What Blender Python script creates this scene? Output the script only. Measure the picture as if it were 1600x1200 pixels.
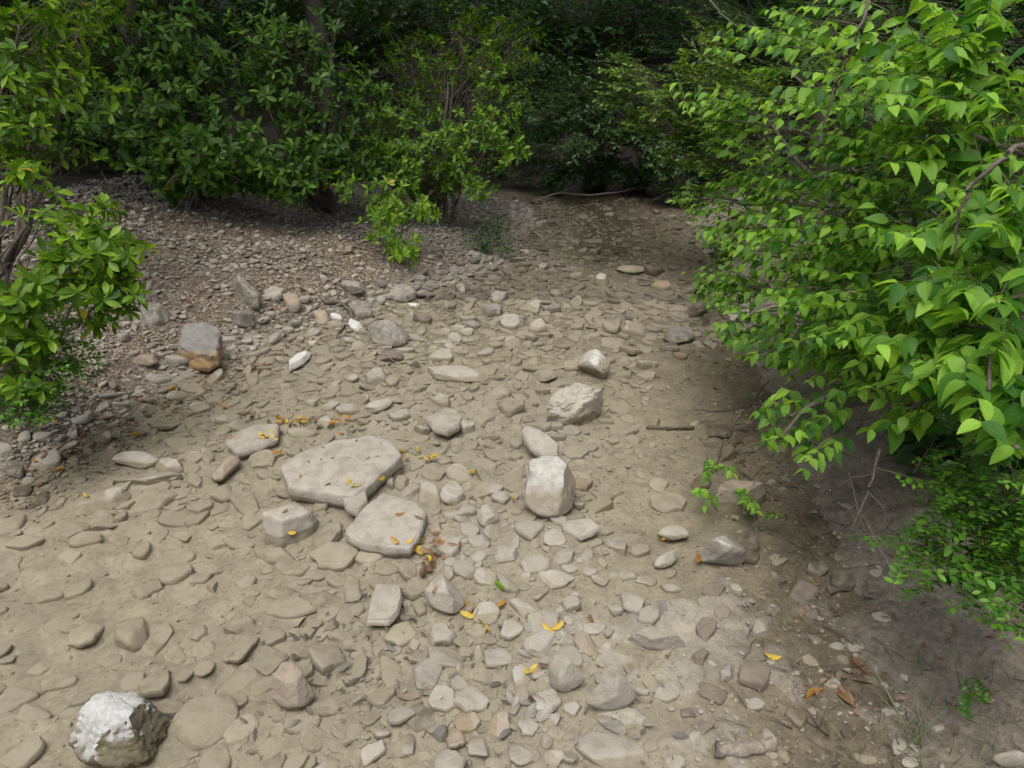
import bpy, bmesh, math, random
import numpy as np
from mathutils import Vector, Matrix, Quaternion

R = math.radians
scene = bpy.context.scene
COL = scene.collection
for o in list(bpy.data.objects):
    bpy.data.objects.remove(o)

# ------------------------------------------------------------------ camera
CAM_H, PITCH, FPX = 1.6, R(25.0), 1100.0
cam_d = bpy.data.cameras.new('camera')
cam_d.sensor_width = 36.0
cam_d.lens = FPX / 1600.0 * 36.0
cam_d.clip_start, cam_d.clip_end = 0.05, 400.0
cam = bpy.data.objects.new('camera', cam_d)
COL.objects.link(cam)
cam.location = (0, 0, CAM_H)
cam.rotation_euler = (R(90) - PITCH, 0, 0)
scene.camera = cam

# ------------------------------------------------------------------ sky, sun, exposure
SUN_EL, SUN_AZ = R(70), R(205)          # azimuth clockwise from +Y
world = bpy.data.worlds.new('World')
scene.world = world
world.use_nodes = True
wn, wl = world.node_tree.nodes, world.node_tree.links
wn.clear()
sky = wn.new('ShaderNodeTexSky')
sky.sky_type = 'NISHITA'
sky.sun_disc = False
sky.sun_elevation = SUN_EL
sky.sun_rotation = SUN_AZ
sky.dust_density = 4.0
sky.ozone_density = 0.6
hs = wn.new('ShaderNodeHueSaturation')
hs.inputs['Saturation'].default_value = 0.55      # high thin cloud: a white sky
bg = wn.new('ShaderNodeBackground')
bg.inputs['Strength'].default_value = 0.115
wo = wn.new('ShaderNodeOutputWorld')
wl.new(sky.outputs[0], hs.inputs['Color'])
wl.new(hs.outputs[0], bg.inputs['Color'])
wl.new(bg.outputs[0], wo.inputs['Surface'])
sun_d = bpy.data.lights.new('sun', 'SUN')
sun_d.energy = 1.5
sun_d.angle = R(50)
sun_d.color = (1.0, 0.97, 0.92)
sun = bpy.data.objects.new('sun', sun_d)
COL.objects.link(sun)
sdir = Vector((math.sin(SUN_AZ) * math.cos(SUN_EL), math.cos(SUN_AZ) * math.cos(SUN_EL), math.sin(SUN_EL)))
sun.rotation_euler = sdir.to_track_quat('Z', 'Y').to_euler()
sun.location = (0, 0, 20)
vs = scene.view_settings
vs.view_transform = 'Standard'
vs.look = 'None'
vs.gamma = 1.0
vs.exposure = 0.93
vs.use_curve_mapping = False

# ------------------------------------------------------------------ numpy helpers
rng = np.random.default_rng(7)
FWD = np.array([0, math.cos(PITCH), -math.sin(PITCH)])
UPV = np.array([0, math.sin(PITCH), math.cos(PITCH)])
CAMP = np.array([0, 0, CAM_H])


def P3(px, py, zc):
    """a point at a real distance zc along the view"""
    return CAMP + FWD * zc + np.array([1, 0, 0]) * ((px - 800) / FPX * zc) + UPV * ((600 - py) / FPX * zc)


def project(p):
    p = np.atleast_2d(p) - CAMP
    zc = p @ FWD
    zs = np.where(zc > 0.05, zc, 0.05)
    return 800 + p[:, 0] / zs * FPX, 600 - (p @ UPV) / zs * FPX, zc


def hsh(ix, iy, iz, seed):
    h = (ix.astype(np.int64) * 374761393 + iy.astype(np.int64) * 668265263 + iz.astype(np.int64) * 2147483647 + seed * 974711) & 0xffffffff
    h = ((h ^ (h >> 13)) * 1274126177) & 0xffffffff
    h = ((h ^ (h >> 16)) * 2246822519) & 0xffffffff
    return ((h ^ (h >> 15)) & 0xffffff) / float(0xffffff)


def vnoise(p, seed=0):
    p = np.asarray(p, float)
    f0 = np.floor(p)
    f = p - f0
    f = f * f * (3 - 2 * f)
    i = f0.astype(np.int64)
    out = 0
    for dx in (0, 1):
        for dy in (0, 1):
            for dz in (0, 1):
                w = (f[:, 0] if dx else 1 - f[:, 0]) * (f[:, 1] if dy else 1 - f[:, 1]) * (f[:, 2] if dz else 1 - f[:, 2])
                out = out + w * hsh(i[:, 0] + dx, i[:, 1] + dy, i[:, 2] + dz, seed)
    return out * 2 - 1


def n2(x, y, s, seed=0):
    return vnoise(np.stack([x / s, y / s, np.full_like(x, seed * 3.7)], 1), seed)


def fbm3(p, oct=3, seed=0):
    a, t, out = 1.0, 0.0, 0
    for k in range(oct):
        out = out + a * vnoise(p * 2 ** k + k * 11.3, seed + k)
        t += a
        a *= 0.5
    return out / t


def sstep(a, b, x):
    t = np.clip((x - a) / (b - a), 0, 1)
    return t * t * (3 - 2 * t)


def plates(x, y, s, seed, ax=1.0, rot=0.0):
    """overlapping silt coated plates: per cell height + tilt, soft joints"""
    c, sn = math.cos(rot), math.sin(rot)
    u, v = (x * c + y * sn) / (s * ax), (-x * sn + y * c) / s
    iu, iv = np.floor(u).astype(np.int64), np.floor(v).astype(np.int64)
    best = np.full(x.shape, 9.0)
    sec = np.full(x.shape, 9.0)
    val = np.zeros(x.shape)
    z0 = np.zeros_like(iu)
    for du in (-1, 0, 1):
        for dv in (-1, 0, 1):
            cu, cv = iu + du, iv + dv
            px = cu + 0.15 + 0.7 * hsh(cu, cv, z0, seed)
            py = cv + 0.15 + 0.7 * hsh(cu, cv, z0, seed + 1)
            d = np.hypot(u - px, v - py) - 0.25 * hsh(cu, cv, z0, seed + 5)
            h = hsh(cu, cv, z0, seed + 2) + (u - px) * (hsh(cu, cv, z0, seed + 3) - .5) * 1.3 + (v - py) * (hsh(cu, cv, z0, seed + 4) - .6) * 1.3
            nb = d < best
            sec = np.where(nb, best, np.minimum(sec, d))
            val = np.where(nb, h, val)
            best = np.where(nb, d, best)
    edge = sstep(0.0, 0.16, sec - best)
    return val * (0.35 + 0.65 * edge) - 0.35 * (1 - edge)


# ------------------------------------------------------------------ the lie of the land
LB = (np.array([-4, 0, 2.0, 2.75, 3.4, 4.0, 4.5, 5.0, 5.75, 7.4, 8.3, 8.9, 9.6, 11]),
      np.array([-2.8, -2.6, -2.22, -2.04, -1.78, -1.5, -1.15, -.62, -.05, .3, .25, -.35, -2.2, -5]))
RB = (np.array([-4, 0.5, 1.2, 1.6, 1.9, 2.26, 2.75, 3.4, 4.45, 5.75, 7.4, 9, 10, 12]),
      np.array([1.5, 1.0, .95, 1.02, 1.12, 1.16, 1.2, 1.32, 1.42, 1.6, 1.85, 2.15, 2.6, 3.5]))


def H0(x, y):
    xb = np.interp(y, *LB)
    xr = np.interp(y, *RB)
    sl = xb - x
    sr = x - xr
    bed = -0.030 - 0.034 * np.exp(-(((x + 1.05) / .75) ** 2 + ((y - 1.75) / .55) ** 2)) \
        - 0.032 * np.exp(-(((x - .55) / .55) ** 2 + ((y - 3.0) / .9) ** 2)) \
        - 0.02 * np.exp(-(((x - .9) / .5) ** 2 + ((y - 6.5) / 2.0) ** 2)) \
        + 0.026 * np.exp(-(((x + .05) / .6) ** 2 + ((y - 1.7) / .7) ** 2)) \
        + 0.020 * np.exp(-(((x + .5) / .6) ** 2 + ((y - 4.0) / .5) ** 2)) \
        + 0.03 * np.exp(-(((x - .75) / .5) ** 2 + ((y - 1.6) / .5) ** 2))
    g = np.interp(y, [0, 3.5, 5, 6.5, 8, 9, 11], [.25, .27, .26, .2, .15, .12, .1])
    pl = np.where(sl > 0, sl, 0)
    left = g * 4.0 * (1 - np.exp(-pl / 4.0)) + 0.05 * sstep(-.25, .4, sl)
    pr = np.where(sr > 0, sr, 0)
    gr = np.interp(y, [0, 1.6, 2.4, 3, 10], [.10, .13, .34, .42, .40])
    right = gr * 3.0 * (1 - np.exp(-pr / 3.0)) + 0.05 * sstep(-.2, .3, sr)
    back = 0.45 * sstep(10.2, 10.9, y + .12 * x) + 0.55 * np.clip(y - 11, 0, 30)
    side = 0.45 * np.clip(np.abs(x) - 5, 0, 30)
    return bed + left + right + back * sstep(10, 11, y) + side


def H(x, y):
    x = np.asarray(x, float)
    y = np.asarray(y, float)
    z = H0(x, y)
    xb = np.interp(y, *LB)
    xr = np.interp(y, *RB)
    bedm = sstep(-.15, .2, x - xb) * sstep(-.1, .3, xr - x)
    bank = sstep(-.1, .35, xb - x)
    mud = sstep(-.45, .1, x - xr)
    z = z + .014 * n2(x, y, .55, 1) + .008 * n2(x, y, .2, 2) + .004 * n2(x, y, .07, 3)
    near = sstep(5.5, 3.0, y)
    pool = np.exp(-(((x + 1.2) / .8) ** 2 + ((y - 1.6) / .65) ** 2))
    wx = x + .03 * n2(x, y, .11, 14) + .012 * n2(x, y, .04, 15)
    wy = y + .03 * n2(x, y, .11, 16) + .012 * n2(x, y, .04, 17)
    z = z + bedm * (.015 * plates(wx, wy, .10, 21, 1.5, .5) * (.4 + .6 * near) + .014 * pool * plates(wx, wy, .16, 31, 2.1, .75)) * (1 - .4 * pool)
    lt = (.59 * (x + .04 * n2(x, y, .3, 61)) - .64 * (y + .05 * n2(x, y, .35, 62))) / .30 + .25 * n2(x, y, .6, 63)
    fr = lt - np.floor(lt)
    saw = np.where(fr < .86, fr / .86, 1 - sstep(.86, 1.0, fr))
    z = z + bedm * pool * (.045 * saw - .02) * (.5 + .5 * sstep(-.3, .3, n2(x, y, .45, 64)))
    z = z + bank * (.05 * n2(x, y, .8, 5) + .02 * n2(x, y, .25, 6) + .010 * n2(x, y, .09, 8) + .006 * n2(x, y, .035, 9))
    z = z + mud * (.015 * n2(x, y, .16, 7) + .010 * n2(x, y, .06, 10) + .007 * n2(x, y, .028, 11))
    clod = sstep(.0, .5, n2(x, y, .35, 12)) * sstep(-.25, .2, x - xr)
    z = z + clod * (.016 * np.abs(n2(x, y, .05, 18)) + .010 * n2(x, y, .025, 19))
    return z


def ground_hit(px, py, lift=0.0):
    d = FWD + np.array([1, 0, 0]) * ((px - 800) / FPX) + UPV * ((600 - py) / FPX)
    t = np.arange(.8, 16, .01)
    q = CAMP + t[:, None] * d
    below = q[:, 2] < H0(q[:, 0], q[:, 1]) + lift
    k = int(np.argmax(below)) if below.any() else len(t) - 1
    return q[k]


# ------------------------------------------------------------------ object helpers
def mesh_from(name, V, faces, smooth=True, attrs=None):
    """faces: an (N,3) or (N,4) index array, or a list of such arrays"""
    if not isinstance(faces, list):
        faces = [faces]
    me = bpy.data.meshes.new(name)
    me.vertices.add(len(V))
    me.vertices.foreach_set('co', np.ascontiguousarray(V, dtype=np.float32).ravel())
    idx = np.concatenate([f.ravel() for f in faces]).astype(np.int32)
    tot = np.concatenate([np.full(len(f), f.shape[1]) for f in faces]).astype(np.int32)
    me.loops.add(len(idx))
    me.loops.foreach_set('vertex_index', idx)
    me.polygons.add(len(tot))
    me.polygons.foreach_set('loop_start', np.concatenate([[0], np.cumsum(tot)[:-1]]).astype(np.int32))
    me.polygons.foreach_set('loop_total', tot)
    me.polygons.foreach_set('use_smooth', np.full(len(tot), smooth, dtype=bool))
    me.update(calc_edges=True)
    if attrs:
        for k, a in attrs.items():
            at = me.attributes.new(k, 'FLOAT_VECTOR', 'POINT')
            at.data.foreach_set('vector', np.ascontiguousarray(a, dtype=np.float32).ravel())
    return me


def add(name, me, mat=None, loc=(0, 0, 0), parent=None):
    if mat is not None and not me.materials:
        me.materials.append(mat)
    o = bpy.data.objects.new(name, me)
    COL.objects.link(o)
    o.location = loc
    if parent is not None:
        o.parent = parent
    return o


def tag(o, label=None, cat=None, group=None, kind=None):
    if label:
        o['label'] = label
    if cat:
        o['category'] = cat
    if group:
        o['group'] = group
    if kind:
        o['kind'] = kind
    return o


def empty(name, loc):
    o = bpy.data.objects.new(name, None)
    o.empty_display_size = .05
    COL.objects.link(o)
    o.location = loc
    return o


# ------------------------------------------------------------------ materials
class NT:
    def __init__(s, name):
        s.m = bpy.data.materials.new(name)
        s.m.use_nodes = True
        s.n, s.l = s.m.node_tree.nodes, s.m.node_tree.links
        s.n.clear()
        s.out = s.n.new('ShaderNodeOutputMaterial')

    def node(s, t, **k):
        n = s.n.new(t)
        for a, b in k.items():
            setattr(n, a, b)
        return n

    def lk(s, a, b):
        s.l.new(a, b)

    def setin(s, sock, v):
        if hasattr(v, 'is_output') or isinstance(v, bpy.types.NodeSocket):
            s.l.new(v, sock)
        elif isinstance(v, (tuple, list)) and len(v) == 3 and sock.type == 'RGBA':
            sock.default_value = (*v, 1)
        else:
            sock.default_value = v

    def math(s, op, a, b=0.0, clamp=False):
        n = s.node('ShaderNodeMath', operation=op, use_clamp=clamp)
        s.setin(n.inputs[0], a)
        s.setin(n.inputs[1], b)
        return n.outputs[0]

    def mix(s, f, a, b, mode='MIX'):
        n = s.node('ShaderNodeMix', data_type='RGBA', blend_type=mode)
        s.setin(n.inputs[0], f)
        s.setin(n.inputs[6], a)
        s.setin(n.inputs[7], b)
        return n.outputs[2]

    def ramp(s, f, a, b):
        n = s.node('ShaderNodeMapRange', interpolation_type='SMOOTHSTEP')
        s.setin(n.inputs[0], f)
        n.inputs[1].default_value = a
        n.inputs[2].default_value = b
        return n.outputs[0]

    def noise(s, scale, detail=4, rough=.6, vec=None, dist=0.0):
        n = s.node('ShaderNodeTexNoise')
        n.inputs['Scale'].default_value = scale
        n.inputs['Detail'].default_value = detail
        n.inputs['Roughness'].default_value = rough
        n.inputs['Distortion'].default_value = dist
        if vec is not None:
            s.lk(vec, n.inputs['Vector'])
        return n.outputs[0]

    def pos(s):
        return s.node('ShaderNodeNewGeometry').outputs['Position']

    def attr(s, name):
        a = s.node('ShaderNodeAttribute', attribute_name=name)
        x = s.node('ShaderNodeSeparateXYZ')
        s.lk(a.outputs['Vector'], x.inputs[0])
        return a.outputs['Vector'], x.outputs[0], x.outputs[1], x.outputs[2]

    def bump(s, h, strength, dist, normal=None):
        b = s.node('ShaderNodeBump')
        b.inputs['Strength'].default_value = strength
        b.inputs['Distance'].default_value = dist
        s.lk(h, b.inputs['Height'])
        if normal is not None:
            s.lk(normal, b.inputs['Normal'])
        return b.outputs[0]

    def principled(s, col, rough=.8, normal=None, spec=.4):
        p = s.node('ShaderNodeBsdfPrincipled')
        s.setin(p.inputs['Base Color'], col)
        s.setin(p.inputs['Roughness'], rough)
        p.inputs['Specular IOR Level'].default_value = spec
        if normal is not None:
            s.lk(normal, p.inputs['Normal'])
        s.lk(p.outputs[0], s.out.inputs[0])
        return p


def mat_ground():
    t = NT('creek_bed_silt')
    pos = t.pos()
    v, _, _, _ = t.attr('Col')
    n1 = t.noise(9, 6, .65, pos)
    n2_ = t.noise(60, 5, .7, pos)
    n3 = t.noise(300, 3, .7, pos)
    c = t.mix(t.ramp(n1, .35, .68), t.mix(1.0, v, (.80, .79, .77), 'MULTIPLY'), t.mix(1.0, v, (1.12, 1.11, 1.08), 'MULTIPLY'))
    c = t.mix(t.ramp(n2_, .42, .72), c, t.mix(1.0, c, (.72, .70, .68), 'MULTIPLY'))
    c = t.mix(t.math('MULTIPLY', t.ramp(n3, .55, .75), .55), c, t.mix(1.0, c, (1.35, 1.33, 1.3), 'MULTIPLY'))
    _, gm, mm, _ = t.attr('Zone')
    vo = t.node('ShaderNodeTexVoronoi')
    vo.inputs['Scale'].default_value = 75
    t.lk(pos, vo.inputs['Vector'])
    vx = t.node('ShaderNodeSeparateXYZ')
    t.lk(vo.outputs['Color'], vx.inputs[0])
    sp = t.mix(t.ramp(vx.outputs[0], .25, .95), t.mix(1.0, c, (.50, .47, .44), 'MULTIPLY'), t.mix(1.0, c, (1.75, 1.75, 1.72), 'MULTIPLY'))
    c = t.mix(t.math('MULTIPLY', gm, t.ramp(n1, .25, .55)), c, sp)
    h = t.math('ADD', t.math('MULTIPLY', n2_, .6), t.math('MULTIPLY', n3, .3))
    h = t.math('ADD', h, t.math('MULTIPLY', t.math('MULTIPLY', gm, vo.outputs['Distance']), -1.2))
    nm = t.noise(34, 6, .75, pos, 1.2)
    h = t.math('ADD', h, t.math('MULTIPLY', t.math('MULTIPLY', mm, nm), 2.2))
    c = t.mix(t.math('MULTIPLY', mm, t.ramp(nm, .52, .34)), c, t.mix(1.0, c, (.62, .60, .58), 'MULTIPLY'))
    nb = t.bump(h, .8, .010)
    t.principled(c, .72, nb, .35)
    return t.m


def mat_stone(name, cols, lichen=None, ldir=(0, 0, .18), rough=.78, mott=1.0, base=None, silt=.55):
    """cols: two stone colours blended per stone; lichen=(colour, threshold) pale crust on the upper faces"""
    t = NT(name)
    pos = t.pos()
    _, a, b, c_ = t.attr('lc')
    off = t.node('ShaderNodeVectorMath', operation='ADD')
    t.lk(pos, off.inputs[0])
    av = t.node('ShaderNodeCombineXYZ')
    t.lk(t.math('MULTIPLY', a, 7.0), av.inputs[0])
    t.lk(t.math('MULTIPLY', b, 9.0), av.inputs[1])
    t.lk(av.outputs[0], off.inputs[1])
    q = off.outputs[0]
    n1 = t.noise(16, 6, .65, q, .4)
    n2_ = t.noise(90, 6, .72, q)
    n3 = t.noise(420, 3, .7, q)
    col = t.mix(a, cols[0], cols[1])
    col = t.mix(t.math('MULTIPLY', b, .55), col, t.mix(1.0, col, (.62, .60, .57), 'MULTIPLY'))
    col = t.mix(t.math('MULTIPLY', t.ramp(n1, .38, .66), .75 * mott), col, t.mix(1.0, col, (.70, .67, .62), 'MULTIPLY'))
    col = t.mix(t.math('MULTIPLY', t.ramp(n2_, .5, .75), .6 * mott), col, t.mix(1.0, col, (1.28, 1.27, 1.25), 'MULTIPLY'))
    col = t.mix(t.math('MULTIPLY', t.ramp(n3, .56, .72), .45), col, t.mix(1.0, col, (.6, .58, .55), 'MULTIPLY'))
    # silt settled on it in patches
    ns = t.noise(22, 5, .6, pos, .6)
    col = t.mix(t.math('MULTIPLY', t.ramp(ns, .42, .62), silt), col, (.335, .306, .248))
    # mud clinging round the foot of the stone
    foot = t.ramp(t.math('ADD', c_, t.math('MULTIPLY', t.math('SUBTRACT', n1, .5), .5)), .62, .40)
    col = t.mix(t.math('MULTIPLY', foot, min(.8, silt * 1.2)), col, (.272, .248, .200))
    if lichen:
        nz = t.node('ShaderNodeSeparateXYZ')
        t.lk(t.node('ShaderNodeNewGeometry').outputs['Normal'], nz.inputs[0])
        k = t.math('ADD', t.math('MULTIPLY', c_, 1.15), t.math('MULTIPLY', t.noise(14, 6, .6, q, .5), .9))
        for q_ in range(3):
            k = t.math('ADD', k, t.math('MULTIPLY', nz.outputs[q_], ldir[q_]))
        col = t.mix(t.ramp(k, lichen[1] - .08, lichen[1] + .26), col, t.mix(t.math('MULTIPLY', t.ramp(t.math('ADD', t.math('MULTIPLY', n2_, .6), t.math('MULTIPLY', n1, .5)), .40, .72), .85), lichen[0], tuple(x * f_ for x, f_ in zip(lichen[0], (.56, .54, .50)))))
    if base:
        k = t.math('ADD', c_, t.math('MULTIPLY', t.math('SUBTRACT', n1, .5), .8))
        col = t.mix(t.ramp(k, base[1], base[1] - .25), col, base[0])
    h = t.math('ADD', t.math('MULTIPLY', n2_, .7), t.math('MULTIPLY', n3, .25))
    h = t.math('ADD', h, t.math('MULTIPLY', n1, .5))
    nb = t.bump(h, .9, .009)
    t.principled(col, rough, nb, .35)
    return t.m


def mat_leaf(name, c0, c1, old=(.25, .20, .03), oldp=.03, trans=.35, rough=.42, vein=.25, spec=.4, tc=1.6):
    t = NT(name)
    _, u, v, r = t.attr('lc')
    col = t.mix(r, c0, c1)
    col = t.mix(t.ramp(r, 1.0 - oldp, 1.0 - oldp + .004), col, old)
    au = t.math('ABSOLUTE', u)
    w = t.math('SINE', t.math('MULTIPLY', t.math('SUBTRACT', v, t.math('MULTIPLY', t.math('POWER', au, .7), .35)), 42.0))
    vl = t.math('MAXIMUM', t.ramp(w, .75, 1.0), t.ramp(au, .10, .02))
    n = t.noise(45, 4, .6, t.pos())
    col = t.mix(t.math('MULTIPLY', t.ramp(n, .4, .7), .5), col, t.mix(1.0, col, (.68, .75, .6), 'MULTIPLY'))
    col2 = t.mix(t.math('MULTIPLY', vl, vein), col, t.mix(1.0, col, (1.7, 1.5, 1.5), 'MULTIPLY'))
    nb = t.bump(t.math('SUBTRACT', 1.0, vl), .25, .0015)
    p = t.node('ShaderNodeBsdfPrincipled')
    t.lk(col2, p.inputs['Base Color'])
    p.inputs['Roughness'].default_value = rough
    p.inputs['Specular IOR Level'].default_value = spec
    t.lk(nb, p.inputs['Normal'])
    tr = t.node('ShaderNodeBsdfTranslucent')
    t.lk(t.mix(1.0, col, (tc * 1.15, tc * 1.1, tc * .5), 'MULTIPLY'), tr.inputs[0])
    mx = t.node('ShaderNodeMixShader')
    mx.inputs[0].default_value = trans
    t.lk(p.outputs[0], mx.inputs[1])
    t.lk(tr.outputs[0], mx.inputs[2])
    t.lk(mx.outputs[0], t.out.inputs[0])
    return t.m


def mat_plain(name, c0, c1, scale=30, rough=.8, bump=.5, dist=.004):
    t = NT(name)
    pos = t.pos()
    n = t.noise(scale, 5, .65, pos, .3)
    n2_ = t.noise(scale * 6, 4, .7, pos)
    c = t.mix(t.ramp(n, .35, .68), c0, c1)
    t.principled(c, rough, t.bump(t.math('ADD', n, t.math('MULTIPLY', n2_, .5)), bump, dist), .3)
    return t.m


def mat_water():
    t = NT('clear_shallow_water')
    pos = t.pos()
    n = t.noise(7, 3, .5, pos, .3)
    n_ = t.noise(28, 2, .5, pos)
    nb = t.bump(t.math('ADD', n, t.math('MULTIPLY', n_, .25)), .14, .012)
    fr = t.node('ShaderNodeFresnel')
    fr.inputs[0].default_value = 1.333
    t.lk(nb, fr.inputs['Normal'])
    tr = t.node('ShaderNodeBsdfTransparent')
    tr.inputs[0].default_value = (.955, .945, .905, 1)
    gl = t.node('ShaderNodeBsdfGlossy')
    gl.inputs['Roughness'].default_value = .03
    t.lk(nb, gl.inputs['Normal'])
    mx = t.node('ShaderNodeMixShader')
    t.lk(fr.outputs[0], mx.inputs[0])
    t.lk(tr.outputs[0], mx.inputs[1])
    t.lk(gl.outputs[0], mx.inputs[2])
    t.lk(mx.outputs[0], t.out.inputs[0])
    return t.m


M_GROUND = mat_ground()
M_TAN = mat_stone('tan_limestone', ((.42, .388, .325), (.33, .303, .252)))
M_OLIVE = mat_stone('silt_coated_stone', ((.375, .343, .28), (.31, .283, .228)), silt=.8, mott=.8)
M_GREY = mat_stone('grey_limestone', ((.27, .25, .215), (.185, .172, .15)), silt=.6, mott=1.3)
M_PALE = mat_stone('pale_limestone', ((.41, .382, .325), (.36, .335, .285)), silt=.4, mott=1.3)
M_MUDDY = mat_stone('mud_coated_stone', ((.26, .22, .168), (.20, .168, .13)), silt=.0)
M_FARGRAV = mat_stone('far_shaded_grey_gravel', ((.24, .222, .19), (.125, .113, .097)), silt=.1)  # grey stone tone with part of the far shade painted in
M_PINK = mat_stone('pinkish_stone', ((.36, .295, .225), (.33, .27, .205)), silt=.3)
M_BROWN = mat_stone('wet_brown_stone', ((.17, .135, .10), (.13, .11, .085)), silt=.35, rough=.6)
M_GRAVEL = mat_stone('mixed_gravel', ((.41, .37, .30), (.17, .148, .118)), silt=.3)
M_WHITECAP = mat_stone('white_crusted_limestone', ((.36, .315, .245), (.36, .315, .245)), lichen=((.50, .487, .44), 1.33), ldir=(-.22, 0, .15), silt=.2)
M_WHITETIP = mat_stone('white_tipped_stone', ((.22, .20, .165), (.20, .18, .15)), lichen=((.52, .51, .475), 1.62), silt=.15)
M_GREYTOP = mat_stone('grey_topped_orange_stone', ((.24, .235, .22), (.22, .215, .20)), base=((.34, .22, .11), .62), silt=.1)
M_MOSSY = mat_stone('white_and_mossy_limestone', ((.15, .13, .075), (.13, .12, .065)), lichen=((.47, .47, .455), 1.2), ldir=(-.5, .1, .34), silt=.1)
M_DOG = mat_leaf('dogwood_leaf', (.030, .115, .012), (.25, .45, .05), oldp=.0, trans=.45, rough=.5, vein=.6, spec=.3)
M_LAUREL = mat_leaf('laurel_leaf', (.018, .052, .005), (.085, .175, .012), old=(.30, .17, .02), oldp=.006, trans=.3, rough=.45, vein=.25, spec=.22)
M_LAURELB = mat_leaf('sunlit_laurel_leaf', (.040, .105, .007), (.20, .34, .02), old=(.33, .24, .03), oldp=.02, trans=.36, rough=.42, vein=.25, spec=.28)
M_BOX = mat_leaf('box_leaf', (.030, .105, .009), (.11, .26, .02), oldp=.0, trans=.33, rough=.42, spec=.3, vein=.2)
M_YELG = mat_leaf('yellow_green_leaf', (.035, .092, .012), (.17, .27, .025), oldp=.0, trans=.32, rough=.45, vein=.2)
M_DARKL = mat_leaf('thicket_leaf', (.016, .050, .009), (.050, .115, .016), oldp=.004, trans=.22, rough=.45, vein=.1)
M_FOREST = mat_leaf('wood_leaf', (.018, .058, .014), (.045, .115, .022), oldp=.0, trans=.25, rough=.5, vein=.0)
M_BARK = mat_plain('grey_brown_bark', (.075, .060, .045), (.15, .125, .10), 60)
M_TWIG = mat_plain('dry_twig', (.16, .13, .10), (.27, .235, .19), 80)
M_DARKTWIG = mat_plain('dark_wet_twig', (.035, .028, .022), (.075, .06, .048), 80)
M_GREENTWIG = mat_plain('green_twig', (.06, .075, .025), (.11, .11, .05), 80)
M_YLEAF = mat_leaf('fallen_yellow_leaf', (.40, .25, .03), (.50, .37, .06), oldp=.0, trans=.15, vein=.3, tc=1.0)
M_OLEAF = mat_leaf('fallen_orange_leaf', (.30, .13, .03), (.33, .19, .04), oldp=.0, trans=.12, vein=.3, tc=1.0)
M_BLEAF = mat_leaf('fallen_brown_leaf', (.085, .045, .026), (.22, .135, .08), oldp=.0, trans=.08, vein=.3, tc=1.0)
M_GLEAF = mat_leaf('fallen_grey_leaf', (.16, .15, .13), (.23, .21, .18), oldp=.0, trans=.05, vein=.3, tc=1.0)
M_GRASS = mat_leaf('grass_blade', (.10, .13, .06), (.19, .21, .12), oldp=.0, trans=.25, vein=.0)
M_WATER = mat_water()

# ------------------------------------------------------------------ ground sheet (one mesh, finer towards the creek)
def build_ground():
    cx, cy = 0.0, -1.5
    rr = [.02]
    r = .6
    rr.append(r)
    while r < 1.8:
        r *= 1.05
        rr.append(r)
    while r < 9:
        r *= 1.0048
        rr.append(r)
    while r < 14:
        r *= 1.012
        rr.append(r)
    while r < 120:
        r *= 1.06
        rr.append(r)
    rr = np.array(rr)
    a1 = np.linspace(R(-50), R(50), 370)
    a2 = np.linspace(R(50), R(310), 90)[1:-1]
    aa = np.concatenate([a1, a2])
    RR, AA = np.meshgrid(rr, aa, indexing='ij')
    x = (cx + RR * np.sin(AA)).ravel()
    y = (cy + RR * np.cos(AA)).ravel()
    z = H(x, y)
    nr, na = len(rr), len(aa)
    i, j = np.meshgrid(np.arange(nr - 1), np.arange(na), indexing='ij')
    j2 = (j + 1) % na
    F = np.stack([i * na + j, i * na + j2, (i + 1) * na + j2, (i + 1) * na + j], -1).reshape(-1, 4)[:, ::-1]
    # zone colours: silt, gravelly bank, brown mud, dark leaf mould of the wood floor plus painted shade
    xb, xr = np.interp(y, *LB), np.interp(y, *RB)
    w = .18 * n2(x, y, .4, 41) + .08 * n2(x, y, .12, 42)
    bank = sstep(-.05, .35, xb - x + w)
    mud = sstep(-.75, -.05, x - xr + w)
    mould_shade = np.maximum(sstep(.9, 2.0, xb - x + w * 2 - sstep(3, 5.5, y) * 1.2), sstep(9.2, 10.0, y + w))
    mould_shade = np.maximum(mould_shade, sstep(8.2, 9.0, y + w) * bank)
    mould_shade = np.maximum(mould_shade, sstep(.8, 1.4, x - xr + w))  # right strip: mould that also paints the shade under the shrub
    mould_shade = np.maximum(mould_shade, .9 * sstep(-.05, .3, xb - x + w) * sstep(3.3, 2.9, y))
    mid = sstep(2.8, 5.0, y + w)
    silt = np.array([.298, .274, .222])
    siltd = np.array([.215, .196, .158])
    dirt = np.array([.165, .134, .102])
    mudc = np.array([.215, .187, .149])
    mould_shade_col = np.array([.030, .025, .018])
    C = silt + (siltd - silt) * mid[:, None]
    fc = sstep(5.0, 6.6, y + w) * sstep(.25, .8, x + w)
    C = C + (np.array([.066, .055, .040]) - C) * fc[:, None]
    C = C + (mudc - C) * mud[:, None]
    C = C + (dirt - C) * bank[:, None]
    bar = bank * sstep(5.2, 6.6, y + w)
    C = C + (np.array([.115, .105, .090]) - C) * bar[:, None]
    C = C + (mould_shade_col - C) * mould_shade[:, None]
    me = mesh_from('creek_bed', np.stack([x, y, z], 1), F, True, {'Col': C, 'Zone': np.stack([bank, mud, mould_shade], 1)})
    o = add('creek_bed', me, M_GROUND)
    tag(o, 'silty creek bed with gravel bank and muddy edge', None, None, 'structure')


build_ground()


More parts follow.
